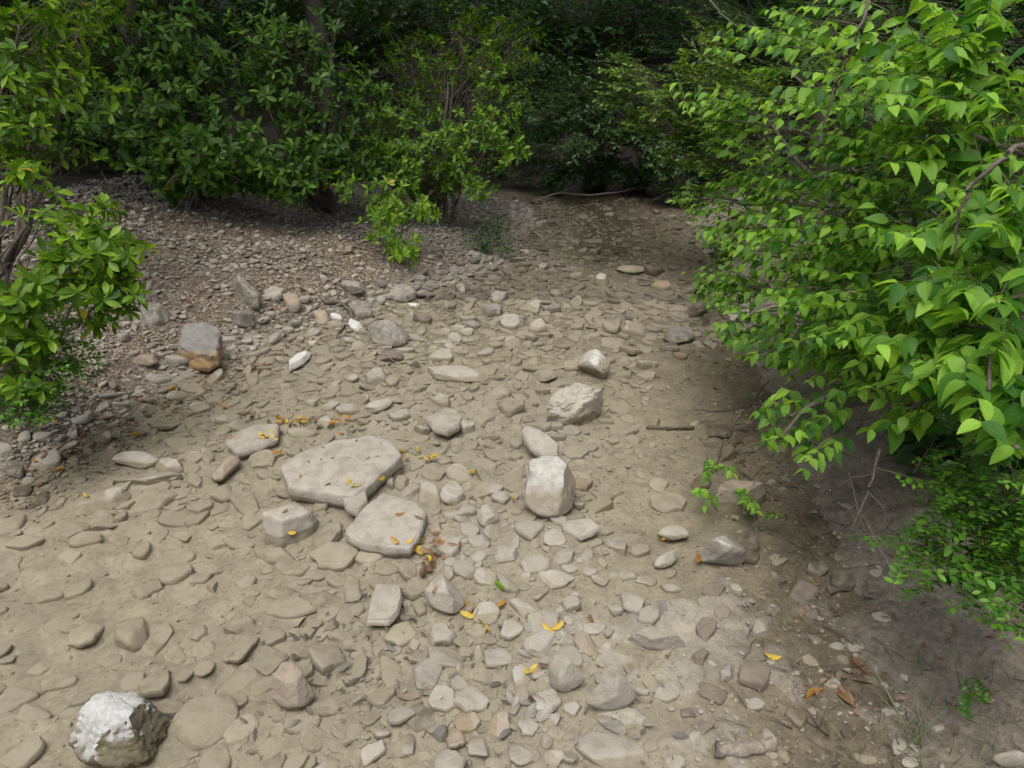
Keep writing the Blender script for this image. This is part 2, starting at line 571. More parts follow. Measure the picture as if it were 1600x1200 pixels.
def build_water():
    xs = np.linspace(-3.4, 3.6, 90)
    ys = np.linspace(-3.5, 11.2, 150)
    X, Y = np.meshgrid(xs, ys, indexing='ij')
    n = len(ys)
    V = np.stack([X.ravel(), Y.ravel(), np.full(X.size, .006)], 1)
    i, j = np.meshgrid(np.arange(len(xs) - 1), np.arange(n - 1), indexing='ij')
    F = np.stack([i * n + j, (i + 1) * n + j, (i + 1) * n + j + 1, i * n + j + 1], -1).reshape(-1, 4)
    o = add('water', mesh_from('water', V, F), M_WATER)
    tag(o, 'clear shallow creek water over silt and stones', None, None, 'structure')


build_water()

# ------------------------------------------------------------------ rocks
_ico = {}


def ico(level):
    if level not in _ico:
        bm = bmesh.new()
        bmesh.ops.create_icosphere(bm, subdivisions=level, radius=1)
        V = np.array([v.co[:] for v in bm.verts])
        F = np.array([[v.index for v in f.verts] for f in bm.faces])
        bm.free()
        _ico[level] = (V / np.linalg.norm(V, axis=1)[:, None], F)
    return _ico[level]


def rock_unit(level, seed, npl=11, k=14, rough=.06, flat=0.0, planes=None, pit=0.0):
    d, F = ico(level)
    g = np.random.default_rng(seed)
    if planes is None:
        n = g.normal(size=(npl, 3))
        n /= np.linalg.norm(n, axis=1)[:, None]
        h = g.uniform(.55, .92, npl)
        if flat:
            n = np.vstack([n, [[.10 * g.normal(), .10 * g.normal(), 1]]])
            h = np.append(h, 1 - flat)
    else:
        n = np.array([p[:3] for p in planes], float)
        n /= np.linalg.norm(n, axis=1)[:, None]
        h = np.array([p[3] for p in planes])
    dn = np.clip(d @ n.T, 0, None) / h
    r = (1.0 + (dn ** k).sum(1)) ** (-1.0 / k)
    v = d * r[:, None]
    f = 1 + rough * fbm3(v * 1.7 + seed % 97, 3, seed % 50) + rough * .45 * fbm3(v * 5 + seed % 89, 3, seed % 50 + 9)
    if pit:
        q = np.abs(fbm3(v * 3.0 + seed % 71, 3, seed % 50 + 20))
        f = f - pit * sstep(.18, .0, q) - pit * .5 * sstep(.12, 0, np.abs(fbm3(v * 7.0, 2, seed % 50 + 30)))
    v = v * f[:, None]
    lo, hi = v.min(0), v.max(0)
    v = (v - (lo + hi) / 2) / ((hi - lo) / 2)
    return v, F


def plate_planes(g):
    """broken slab: four to seven uneven sides, one or two tilted top faces"""
    n = int(g.integers(4, 8))
    a0 = g.random() * 6.28
    pl = []
    for i in range(n):
        a = a0 + (i + g.uniform(-.3, .3)) * 6.28 / n
        pl.append((math.cos(a), math.sin(a), g.uniform(-.1, .55), g.uniform(.52, .85)))
    pl.append((g.normal() * .14, g.normal() * .14, 1, g.uniform(.45, .7)))
    if g.random() < .6:
        pl.append((g.normal() * .5, g.normal() * .5, 1, g.uniform(.55, .75)))
    pl.append((g.normal() * .2, g.normal() * .2, -1, .6))
    return pl


def poly_rad(q, th):
    rad = np.zeros(len(th))
    for k in range(len(q)):
        p, e = q[k], q[(k + 1) % len(q)] - q[k]
        dx, dy = np.cos(th), np.sin(th)
        den = dx * e[1] - dy * e[0]
        den = np.where(np.abs(den) < 1e-9, 1e-9, den)
        t = (p[0] * e[1] - p[1] * e[0]) / den
        u = (p[0] * dy - p[1] * dx) / den
        rad = np.where((u >= -1e-6) & (u <= 1 + 1e-6) & (t > rad), t, rad)
    return rad


def chip_unit(seed, NA=20, rnd_=.5):
    """a broken flat stone: uneven polygon outline, worn rim, tilted and cut top"""
    g = np.random.default_rng(seed)
    n = int(g.integers(4, 8))
    a = np.sort((np.arange(n) + g.uniform(-.33, .33, n)) * 2 * math.pi / n + g.random() * 6)
    rr = g.uniform(.68, 1.0, n)
    q = np.stack([np.cos(a) * rr, np.sin(a) * rr], 1)
    th = np.linspace(0, 2 * math.pi, NA, endpoint=False)
    rad = poly_rad(q, th)
    sm = (np.roll(rad, 1) + rad * 2 + np.roll(rad, -1)) / 4
    rad = (rad * (1 - rnd_) + sm * rnd_) * (1 + .035 * g.normal(size=NA))
    w = g.uniform(.06, .2)
    rows = [(.001, 1), (.45, 1), (1 - w * 1.6, 1), (1 - w * .55, .93), (1.0, .68), (1.03, .1), (.97, -.6), (.7, -1), (.001, -1)]
    tx, ty = g.normal(size=2) * .35
    cut = g.normal(size=2)
    cut /= np.hypot(*cut)
    VV = []
    for f, z in rows:
        x, y = np.cos(th) * rad * f, np.sin(th) * rad * f
        zz = np.full(NA, float(z))
        if z > 0:
            zz = zz + tx * x + ty * y + .10 * fbm3(np.stack([x * 2.2, y * 2.2, np.full(NA, seed % 97 + .5)], 1), 3, seed % 60)
            zz = np.minimum(zz, z * .9 + .1 - 1.5 * ((x * cut[0] + y * cut[1]) - .35))
            zz = np.maximum(zz, -.3 + .1 * z)
        VV.append(np.stack([x, y, zz], 1))
    V = np.concatenate(VV)
    lo, hi = V.min(0), V.max(0)
    V = (V - (lo + hi) / 2) / ((hi - lo) / 2)
    nr = len(rows)
    i, j = np.meshgrid(np.arange(nr - 1), np.arange(NA), indexing='ij')
    j2 = (j + 1) % NA
    F = np.stack([i * NA + j, (i + 1) * NA + j, (i + 1) * NA + j2, i * NA + j2], -1).reshape(-1, 4)
    return V, F


STONES = []      # (x, y, radius) already taken
LANDMARK = []    # (phrase, xy)


def stone_attr(V, seed, z01):
    g = np.random.default_rng(seed + 5)
    a, b = g.random(2)
    return np.stack([np.full(len(V), a), np.full(len(V), b), z01], 1)


def image_axes(px, py, w, h, ang, lift):
    """half axes on the ground of an outline w x h seen at px,py"""
    c = ground_hit(px, py, lift)
    ca, sa = math.cos(R(ang)), math.sin(R(ang))

    def onp(qx, qy):
        d = FWD + np.array([1, 0, 0]) * ((qx - 800) / FPX) + UPV * ((600 - qy) / FPX)
        return CAMP + d * ((c[2] - CAM_H) / d[2])
    A = (onp(px + ca * w / 2, py + sa * w / 2) - onp(px - ca * w / 2, py - sa * w / 2)) / 2
    B = (onp(px + sa * h / 2, py - ca * h / 2) - onp(px - sa * h / 2, py + ca * h / 2)) / 2
    return c, A, B


def put_stone(name, V, F, c, mat, seed, sink=.35, hgt=None, foot=None):
    """V: world sized, z from -1..1 already scaled; base sunk into the ground"""
    z = V[:, 2]
    z01 = (z - z.min()) / max(1e-6, z.max() - z.min())
    H_ = z.max() - z.min()
    V = V.copy()
    V[:, 2] = z - z.min() - sink * H_
    gz = float(H(np.array([c[0]]), np.array([c[1]]))[0])
    me = mesh_from(name, V, F, True, {'lc': stone_attr(V, seed, z01)})
    me.set_sharp_from_angle(angle=R(38))
    o = add(name, me, mat, (float(c[0]), float(c[1]), gz))
    STONES.append((float(c[0]), float(c[1]), float(np.hypot(V[:, 0], V[:, 1]).max())))
    return o


def boulder(name, label, cat, px, py, w, h, tall, mat, seed, ang=0, sink=.2, lm=None, level=5, **kw):
    """px,py,w,h: visible outline; tall: share of the outline's height that is the stone standing up"""
    g0 = ground_hit(px, py + h * .3)
    zc = (g0 - CAMP) @ FWD
    dep = math.atan2(CAM_H - g0[2], math.hypot(g0[0], g0[1]))
    hz = h * tall * zc / FPX / math.cos(dep)
    fh = h * (1 - tall)
    base_y = py + h / 2 - fh / 2
    c, A, B = image_axes(px, base_y, w, max(fh, 4), ang, 0.0)
    kw['k'] = kw.get('k', 14) * 1.7
    kw['rough'] = max(kw.get('rough', .06), .07)
    v, F = rock_unit(level, seed, **kw)
    Hf = hz / (1 - sink)
    V = v[:, :1] * A[None] + v[:, 1:2] * B[None] + np.outer(v[:, 2], [0, 0, Hf / 2])
    V[:, 2] = v[:, 2] * Hf / 2
    o = put_stone(name, V, F, c, mat, seed, sink)
    tag(o, label, cat)
    if lm:
        LANDMARK.append((lm, np.array(c[:2])))
    return o


def slab(name, label, poly, thick, mat, seed, rise, lm=None, tilt=(0, 0), rough=.006, bev=.012, dome=.006, ragged=.02):
    """flat stone: its outline on the plane of its own top, real thickness, ragged edge"""
    pts = []
    for (qx, qy) in poly:
        d = FWD + np.array([1, 0, 0]) * ((qx - 800) / FPX) + UPV * ((600 - qy) / FPX)
        pts.append((CAMP + d * ((rise - CAM_H) / d[2]))[:2])
    pts = np.array(pts)
    c = pts.mean(0)
    q = pts - c
    NA = 96
    th = np.linspace(0, 2 * math.pi, NA, endpoint=False)
    rad = np.zeros(NA)
    for i, t in enumerate(th):
        d = np.array([math.cos(t), math.sin(t)])
        best = 0
        for k in range(len(q)):
            p, e = q[k], q[(k + 1) % len(q)] - q[k]
            den = d[0] * e[1] - d[1] * e[0]
            if abs(den) < 1e-9:
                continue
            s = (p[0] * e[1] - p[1] * e[0]) / den
            u = (p[0] * d[1] - p[1] * d[0]) / den
            if -1e-6 <= u <= 1 + 1e-6 and s > best:
                best = s
        rad[i] = best
    jag = fbm3(np.stack([np.cos(th) * 3, np.sin(th) * 3, np.full(NA, seed)], 1), 3, seed)
    jag2 = vnoise(np.stack([np.cos(th) * 11, np.sin(th) * 11, np.full(NA, seed)], 1), seed + 3)
    rad = rad * (1 + ragged * jag + ragged * .5 * jag2)
    prof = [(f, 0.0) for f in (.001, .08, .18, .3, .42, .54, .66, .76, .85, .92)]
    rmean = rad.mean()
    rows = []
    for f, z in prof:
        rows.append((f, 0.0, 0.0))
    for f, off, z in ((1, -bev * 1.2, 0.0), (1, -bev * .5, -bev * .18), (1, -bev * .12, -bev * .55), (1, 0, -bev * 1.1), (1, .002, -thick * .5), (1, -.004, -thick * .7), (1, -.012, -thick * .85), (1, -.04, -thick), (.4, 0, -thick), (.001, 0, -thick)):
        rows.append((f, off, z))
    VV = []
    for ri, (f, off, z) in enumerate(rows):
        rr = rad * f + off
        x, y = np.cos(th) * rr, np.sin(th) * rr
        zz = np.full(NA, z)
        fade = max(0.0, 1 + z / thick)
        zz = zz + dome * (1 - np.minimum(1, f) ** 2) + fade * rough * fbm3(np.stack([x * 9, y * 9, np.full(NA, seed)], 1), 4, seed) * 2
        if z < -bev:
            rr2 = rr * (1 + .025 * vnoise(np.stack([np.cos(th) * 9, np.sin(th) * 9, np.full(NA, z * 40)], 1), seed + 5))
            x, y = np.cos(th) * rr2, np.sin(th) * rr2
        zz = zz + tilt[0] * x + tilt[1] * y
        VV.append(np.stack([x, y, zz], 1))
    V = np.concatenate(VV)
    nr = len(rows)
    i, j = np.meshgrid(np.arange(nr - 1), np.arange(NA), indexing='ij')
    j2 = (j + 1) % NA
    F = np.stack([i * NA + j, (i + 1) * NA + j, (i + 1) * NA + j2, i * NA + j2], -1).reshape(-1, 4)
    z01 = np.clip((V[:, 2] + thick) / thick, 0, 1)
    me = mesh_from(name, V, F, True, {'lc': stone_attr(V, seed, z01)})
    me.set_sharp_from_angle(angle=R(45))
    o = add(name, me, mat, (float(c[0]), float(c[1]), rise))
    tag(o, label, 'stone')
    for f in np.linspace(0, 1, 5):
        for t in range(0, NA, 12):
            STONES.append((c[0] + math.cos(th[t]) * rad[t] * f * .85, c[1] + math.sin(th[t]) * rad[t] * f * .85, .05))
    if lm:
        LANDMARK.append((lm, c))
    return o


# --- the stones that stand out
slab('flat_stone', 'broad flat pale slab with scattered leaf specks, largest in the creek',
     [(436, 724), (470, 703), (520, 689), (585, 681), (613, 689), (629, 712), (600, 736), (574, 759), (549, 774), (500, 766), (450, 757)],
     .085, M_PALE, 11, .055, 'the broad flat slab', tilt=(.02, .03))
slab('flat_stone', 'smaller angular pale slab with orange leaves along its lower edge',
     [(537, 829), (562, 800), (598, 770), (650, 784), (667, 800), (656, 832), (640, 850), (600, 851), (562, 843)],
     .07, M_PALE, 12, .045, 'the smaller angular slab', tilt=(-.02, .05))
slab('flat_stone', 'narrow broken slab wedged between the two pale slabs',
     [(528, 762), (545, 757), (572, 765), (575, 785), (560, 800), (540, 790)], .05, M_TAN, 13, .04, tilt=(.1, .0))
slab('flat_stone', 'flat stone with a drift of yellow leaves along its upper edge',
     [(352, 690), (372, 672), (400, 663), (437, 662), (432, 684), (405, 697), (370, 706)], .05, M_TAN, 14, .03, 'the leaf-edged flat stone')
slab('flat_stone', 'flat five-sided tan plate lying bare with a tiny pebble on it',
     [(572, 972), (578, 935), (588, 912), (626, 915), (628, 930), (622, 958), (608, 972)], .03, M_TAN, 15, .012, 'the five-sided plate')
slab('flat_stone', 'rounded pale flat stone on silt above the broad slab',
     [(664, 652), (690, 638), (712, 636), (722, 650), (718, 664), (700, 673), (680, 668)], .05, M_TAN, 16, .035)
slab('flat_stone', 'tilted tan slab leaning behind the tall white-faced rock',
     [(814, 676), (822, 668), (845, 674), (873, 690), (872, 705), (850, 706), (828, 694)], .06, M_TAN, 17, .045, tilt=(-.05, .1))
boulder('upright_rock', 'tall upright block with a white face standing in the creek', 'rock', 857, 766, 80, 116, .52, M_WHITECAP, 21, ang=8, sink=.15,
        lm='the tall white-faced rock', planes=[(0, 0, 1, .80), (-1, -.1, .12, .72), (1, -.15, .25, .70), (-.05, -1, .42, .66), (.1, 1, .2, .75), (.75, -.6, .1, .78), (-.7, -.6, .35, .85), (.6, .7, .4, .9), (-.7, .7, .4, .9), (.2, -.5, .9, .86)], k=38, rough=.05)
boulder('pitted_rock', 'rough pitted tan rock with deep hollows standing in the shallows', 'rock', 899, 630, 92, 80, .66, M_TAN, 122, ang=-8, sink=.10,
        lm='the pitted rock', npl=10, k=14, rough=.20, pit=.10)
boulder('grey_rock', 'pale grey angular rock with brown side behind the pitted rock', 'rock', 927, 568, 52, 56, .62, M_WHITECAP, 23, ang=10, sink=.12, npl=9, k=20, rough=.10, pit=.04)
boulder('wedge_stone', 'long wedge-shaped stone lying flat on the silt', 'stone', 716, 584, 98, 30, .45, M_OLIVE, 24, ang=3, sink=.15, lm='the long wedge stone', planes=plate_planes(np.random.default_rng(3)), k=30, rough=.08)
boulder('round_boulder', 'rounded boulder with grey top and rusty orange base on the bank', 'boulder', 314, 537, 80, 80, .62, M_GREYTOP, 25, sink=.15, lm='the orange-based boulder', npl=9, k=14, rough=.16, pit=.05)
boulder('grey_block', 'smooth blue-grey block with silt on its lower half', 'stone', 607, 521, 62, 50, .6, M_GREY, 26, ang=5, sink=.15, lm='the blue-grey block', npl=9, k=26, rough=.09)
boulder('dark_stone', 'dark olive stone crossed by a dry twig under the blue-grey block', 'stone', 613, 556, 38, 26, .5, M_BROWN, 27, sink=.15, npl=8, k=16)
boulder('white_chip', 'sharp clean white stone chip on the gravel', 'stone', 469, 565, 42, 26, .45, M_PALE, 28, ang=-35, sink=.1, lm='the white chip', planes=plate_planes(np.random.default_rng(8)), k=40, rough=.06).data.materials.clear()
bpy.context.view_layer.update()
boulder('grey_rock', 'smooth leaning grey rock half buried high on the gravel bank', 'rock', 388, 457, 46, 50, .65, M_GREY, 29, ang=20, sink=.35, lm='the leaning grey rock', npl=9, k=26, rough=.14)
boulder('grey_rock', 'blocky dark grey rock above the curved root', 'rock', 553, 450, 36, 26, .6, M_GREY, 30, sink=.2, lm='the curved root', npl=9, k=40, rough=.12)
boulder('mossy_boulder', 'white crusted boulder with a mossy broken side', 'boulder', 196, 1140, 162, 152, .42, M_MOSSY, 31, ang=-14, sink=.15,
        lm='the white mossy boulder', planes=[(-.35, -.1, 1, .72), (.25, .2, 1, .78), (-1, -.3, .5, .66), (.9, -.5, .25, .6), (-.2, -1, .35, .72), (.2, 1, .3, .7), (1, .5, .4, .75), (-.8, .7, .3, .8)], k=20, rough=.14, pit=.07)
boulder('pointed_stone', 'pinkish pointed stone, smooth and kite-shaped', 'stone', 461, 1079, 68, 94, .45, M_PINK, 32, sink=.15, lm='the pointed pink stone',
        planes=[(0, -.15, 1, .8), (-1, .45, .25, .62), (1, .5, .25, .62), (-.8, -.9, .3, .72), (.9, -.7, .3, .72), (.1, -1, .4, .82), (0, 1, .4, .95)], k=22, rough=.03)
boulder('block_stone', 'blunt grey and tan stone with one yellow leaf on it', 'stone', 460, 816, 92, 80, .5, M_TAN, 33, ang=-10, sink=.2, lm='the blunt stone', planes=plate_planes(np.random.default_rng(12)), k=20, rough=.10)
boulder('wedge_stone', 'pale wedge-shaped stone below the leaf drift', 'stone', 696, 933, 62, 68, .48, M_PALE, 34, ang=20, sink=.15, lm='the pale wedge', planes=[(-.3, -.2, 1, .62), (.8, .2, .7, .5), (-1, .3, .2, .66), (.1, -1, .4, .7), (.3, 1, .3, .75), (1, -.4, .1, .75)], k=30, rough=.07)
boulder('pyramid_rock', 'angular pyramid-shaped rock with a sharp ridge', 'rock', 953, 1090, 80, 60, .62, M_TAN, 35, ang=-8, sink=.12, lm='the pyramid rock',
        planes=[(-.5, -.6, .75, .45), (.75, -.55, .45, .50), (.1, .9, .5, .6), (-1, .3, .4, .7), (1, .4, .3, .7), (0, -1, .1, .7)], k=26, rough=.04)
boulder('long_rock', 'low elongated rock with a tapering end and dark underside', 'rock', 1026, 998, 92, 42, .5, M_TAN, 36, ang=6, sink=.08, lm='the low elongated rock', planes=plate_planes(np.random.default_rng(21)), k=20, rough=.12)
boulder('tan_rock', 'fat rounded tan stone split by a crack beside yellow leaves', 'stone', 883, 1055, 60, 72, .5, M_TAN, 37, ang=15, sink=.15, lm='the fat rounded stone', npl=8, k=11, rough=.10)
boulder('capped_rock', 'grey rock with a white tip in brown silt', 'rock', 1128, 864, 70, 64, .6, M_WHITETIP, 38, sink=.15, lm='the white-tipped rock', npl=8, k=14, rough=.10)
boulder('tan_rock', 'squat tan block under a hanging green sprig', 'rock', 1154, 774, 82, 62, .5, M_PINK, 39, sink=.18, lm='the squat tan block', planes=plate_planes(np.random.default_rng(30)), k=24, rough=.1)
boulder('tan_rock', 'rounded smooth tan stone in the brown silt', 'stone', 1051, 834, 50, 34, .5, M_TAN, 40, sink=.12, npl=8, k=10)
boulder('tan_rock', 'three-cornered tan stone next to a yellow leaf in brown silt', 'stone', 1040, 874, 40, 34, .5, M_TAN, 41, ang=-20, sink=.12, npl=8, k=22)
boulder('tan_rock', 'leaning leaf-topped stone left of the broad slab', 'stone', 355, 733, 52, 44, .5, M_PINK, 42, ang=-30, sink=.12, lm='the leaning leaf-topped stone', npl=8, k=18)
boulder('grey_rock', 'low olive-grey rock with a dark clump on its top', 'rock', 214, 720, 74, 34, .5, M_OLIVE, 43, sink=.15, lm='the olive rock', npl=8, k=12)
boulder('tan_rock', 'tan rock with a dark spot beside the olive rock', 'rock', 266, 724, 48, 38, .55, M_TAN, 44, sink=.15, npl=8, k=16)
boulder('tan_rock', 'small yellowish squared rock at the foot of the bank', 'rock', 228, 561, 40, 26, .6, M_PINK, 45, sink=.15, npl=9, k=16)
boulder('tan_rock', 'brown grey boulder lying in the wet channel beneath the big leaves', 'rock', 1060, 524, 48, 34, .5, M_GREY, 46, sink=.15, lm='the channel boulder', npl=8, k=12)
boulder('tan_rock', 'flat brown rock beside the dark far pool', 'rock', 987, 419, 50, 20, .5, M_TAN, 47, sink=.12, lm='the dark far pool', npl=8, k=16)
boulder('tan_rock', 'whitish log-like stone at the foot of the seedling', 'stone', 1577, 1188, 64, 34, .55, M_PALE, 48, sink=.15, npl=8, k=12)
boulder('bedrock_stone', 'big smooth mauve-grey bedrock slab beside the white mossy boulder', 'stone', 318, 1135, 130, 84, .14, M_OLIVE, 51, ang=-25, sink=.55, npl=7, k=10, rough=.08)
boulder('bedrock_stone', 'wide low tan bedrock slab below the pyramid rock', 'stone', 958, 1172, 120, 70, .14, M_TAN, 52, ang=15, sink=.55, npl=7, k=10, rough=.08)
for o in COL.objects:
    if o.name.startswith('white_chip'):
        o.data.materials.append(mat_stone('clean_white_stone', ((.62, .61, .58), (.60, .59, .56)), silt=.05, mott=.4))

# --- the rest, as seen one by one: px, py, width, height, slope, colour
LIST = """115 825 57 38 -30 o;160 815 45 36 -20 o;190 808 25 22 -50 o;185 842 34 22 0 o;250 838 32 18 -50 o;283 837 30 17 0 o;10 878 50 38 -10 o;107 872 42 23 5 o
345 845 47 20 -15 t;372 850 50 17 -5 t;378 863 34 16 0 o;205 985 55 75 20 o;236 1012 85 30 -35 o;190 1043 34 17 0 o;315 910 37 17 -20 o;333 917 22 17 -30 o;325 890 45 28 10 o
385 912 34 34 -20 o;372 983 50 32 -25 o;378 1018 65 38 -45 o;312 996 33 24 -30 o;320 1020 38 32 -20 o;273 1030 38 38 0 o;60 1040 45 40 -30 o;55 1125 55 36 -10 o;90 1065 60 34 -20 o
370 1062 75 40 -30 o;135 1060 40 24 -20 o;508 840 60 45 -25 t;523 872 75 42 -5 t;582 868 64 32 -25 t;430 867 62 24 8 o;457 886 54 28 -3 t;638 888 34 42 15 t;552 923 37 36 -40 t
607 926 16 11 0 p;626 990 52 40 -20 t;657 950 20 28 20 t;635 942 15 15 0 t;613 1053 46 52 10 o;513 1033 62 60 0 t;418 1028 50 55 40 t;532 990 40 20 0 t;560 973 17 17 0 t
443 930 48 20 -10 o;455 955 80 34 0 o;647 1006 18 20 0 t;667 1058 46 55 10 t;697 1027 58 42 15 t;690 993 48 34 5 t;760 903 38 30 0 t;658 1120 60 50 -10 g;627 1124 44 30 -30 t
630 1167 37 48 10 t;593 1147 35 28 0 p;540 1175 50 26 0 p;583 1185 46 30 -30 t;712 1158 34 45 15 k;730 1130 40 40 20 k;746 1173 30 40 -10 p;737 1098 55 45 0 t;693 1100 42 42 30 t
778 1137 38 52 0 k;753 1053 34 48 -10 t;688 1153 25 26 0 g;425 1160 65 45 -10 o;490 1155 46 50 30 t;775 1190 35 36 0 t;525 1100 100 35 -12 o;640 1092 38 14 8 k
1000 860 32 20 0 t;905 837 62 30 18 t;867 847 35 24 10 t;960 855 38 20 10 t;880 875 34 26 0 t;920 895 28 18 0 t;868 908 58 28 5 t;820 915 22 16 0 t;893 943 30 27 0 t;822 945 52 40 10 t
917 1007 50 34 35 k;928 983 36 20 0 t;960 948 30 26 30 t;845 1008 52 48 -30 t;857 1100 40 62 10 p;895 1143 38 28 -10 t;826 1140 34 30 0 p;893 1112 30 26 0 t;820 1182 52 40 0 p;863 1187 38 28 0 t
985 942 44 26 25 p;1013 964 34 30 0 t;1035 949 40 24 0 g;1103 988 32 48 -10 k;1093 1027 28 24 0 k;1115 925 36 28 10 t;1134 1053 26 28 0 g;1178 1060 50 44 0 t;1113 1083 48 28 15 t;1100 1143 32 22 -20 t
1165 850 42 32 10 b;1173 870 30 22 0 b;1043 1083 44 28 -10 t;1003 1080 24 16 10 t;957 1135 50 22 20 g;313 640 40 17 -15 o;303 663 30 16 -15 o;313 676 28 16 -20 o;283 677 28 12 0 o;340 653 25 17 -20 o;373 645 36 12 0 o
335 623 36 17 0 t;22 740 36 30 0 b;37 770 34 22 -20 b;62 780 40 16 -45 b;192 527 20 18 0 g;235 488 60 26 0 g;378 500 42 30 0 g;305 750 30 28 0 o;303 718 36 18 0 t;230 750 110 22 -4 o;160 781 88 32 -8 o
240 782 80 32 -15 o;381 780 60 40 40 o;412 764 46 30 10 o;408 720 46 26 0 o;325 717 20 36 20 t;430 465 34 22 0 p;457 480 28 20 0 k;503 497 28 24 0 k;525 494 18 11 0 w;558 513 24 16 0 w;563 488 36 26 0 g
628 457 44 17 0 g;647 478 20 11 0 w;488 537 16 11 0 w;548 592 24 14 0 t;588 592 40 24 0 o;613 597 20 16 0 o;613 627 34 13 0 t;590 638 46 15 -5 t;623 652 36 20 0 p;488 635 17 14 0 t;567 628 20 12 0 t
568 657 20 18 0 k;508 663 27 17 0 t;688 627 28 20 0 p;782 612 34 16 0 t;728 670 28 19 0 t;757 650 36 27 0 o;799 638 42 30 0 t;660 673 27 15 0 t;618 738 27 17 -20 t;603 755 24 20 0 o;627 753 27 20 -20 t
640 768 34 18 -30 t;668 783 38 46 30 t;708 777 40 30 0 t;783 783 30 30 0 t;717 743 42 24 0 t;730 762 30 14 -15 t;697 697 18 13 0 t;677 738 36 36 0 o;687 555 42 18 0 o;690 532 40 14 0 o;648 570 16 14 0 b
780 468 28 20 0 g;768 487 34 16 0 g;797 508 30 16 0 t;1022 422 34 22 0 b;1032 449 32 20 0 k;987 495 20 13 0 g;993 515 38 19 0 t;955 513 28 18 0 t;1047 543 30 17 0 g;1063 558 24 18 0 k;985 545 36 28 0 t
957 537 36 15 0 t;1015 567 40 18 0 o;1008 588 36 14 0 o;1087 487 36 26 0 b;852 587 36 18 0 p;933 603 24 16 0 t;826 483 38 20 0 t;810 507 30 20 0 g;840 514 28 16 0 t;900 473 20 11 0 t;1018 658 33 18 0 k
1125 673 36 32 0 b;1172 690 26 30 0 b;1150 686 30 24 0 b;1133 710 34 26 0 b;1158 716 16 18 0 b;908 758 36 26 0 k;1045 785 56 30 10 t;1030 757 30 24 0 t;947 772 50 36 0 o;1095 755 32 22 0 b;808 690 22 16 0 t
805 712 22 18 0 t;862 483 28 16 0 g;870 463 20 12 0 g;953 340 20 11 0 b;1027 333 14 12 0 b;1057 357 18 16 0 b;1315 867 24 36 0 b;1322 905 50 36 0 b;1372 917 48 30 0 b;1252 928 52 50 0 k;1277 890 34 26 0 b
1243 1117 35 45 0 k;1303 922 20 14 0 b;730 800 30 26 0 t;763 815 34 28 0 t;700 860 40 34 0 t;745 850 40 30 0 t;790 870 40 30 0 t;680 830 24 30 0 k;760 960 44 34 0 t;800 985 36 30 0 t;745 985 34 24 0 t
780 1030 46 34 0 t;720 1075 34 26 0 t;815 1060 30 40 0 t;800 1105 28 30 0 p;950 1010 30 22 0 t;940 905 36 24 0 t;980 900 34 22 0 o;1010 905 34 20 0 o;1130 960 30 22 0 t;1075 1115 26 18 0 t
845 350 18 10 0 g;870 365 16 9 0 g;900 380 16 10 0 g;930 395 18 10 0 g;820 395 16 10 0 g;850 420 18 10 0 g;900 430 20 12 0 t;940 440 24 12 0 t;720 455 20 12 0 g;700 480 24 14 0 g;660 500 28 14 0 b;740 510 22 12 0 g;710 530 24 13 0 t"""
MATS = {'t': M_TAN, 'o': M_OLIVE, 'g': M_GREY, 'p': M_PALE, 'k': M_PINK, 'b': M_BROWN, 'm': M_MUDDY, 'w': bpy.data.materials['clean_white_stone']}
CNAME = {'t': 'tan', 'o': 'silt-coated', 'g': 'grey', 'p': 'pale', 'k': 'pinkish', 'b': 'brown', 'm': 'mud-coated', 'w': 'white'}
GEN = []


def auto_label(o, xy, size, flat, col, noun='stone'):
    ds = [np.hypot(*(l[1] - xy)) for l in LANDMARK]
    k = int(np.argmin(ds))
    sz = 'tiny' if size < .05 else 'small' if size < .09 else 'medium' if size < .15 else 'large'
    rel = 'close beside' if ds[k] < .22 else 'near' if ds[k] < .5 else 'some way from'
    A_ = LANDMARK[k][1]
    v = (xy - A_) / max(1e-6, np.hypot(*(xy - A_)))
    best = max((j for j in range(len(LANDMARK)) if j != k and np.hypot(*(LANDMARK[j][1] - A_)) < 2.2),
               key=lambda j: float(v @ (LANDMARK[j][1] - A_)) / max(1e-6, np.hypot(*(LANDMARK[j][1] - A_))), default=None)
    lab = f"{sz} {'flat' if flat else 'lumpy'} {CNAME[col]} {noun} {rel} {LANDMARK[k][0]}"
    if best is not None:
        lab += f" towards {LANDMARK[best][0]}"
    tag(o, lab, 'stone', lab.replace('stone ', 'stones ', 1))


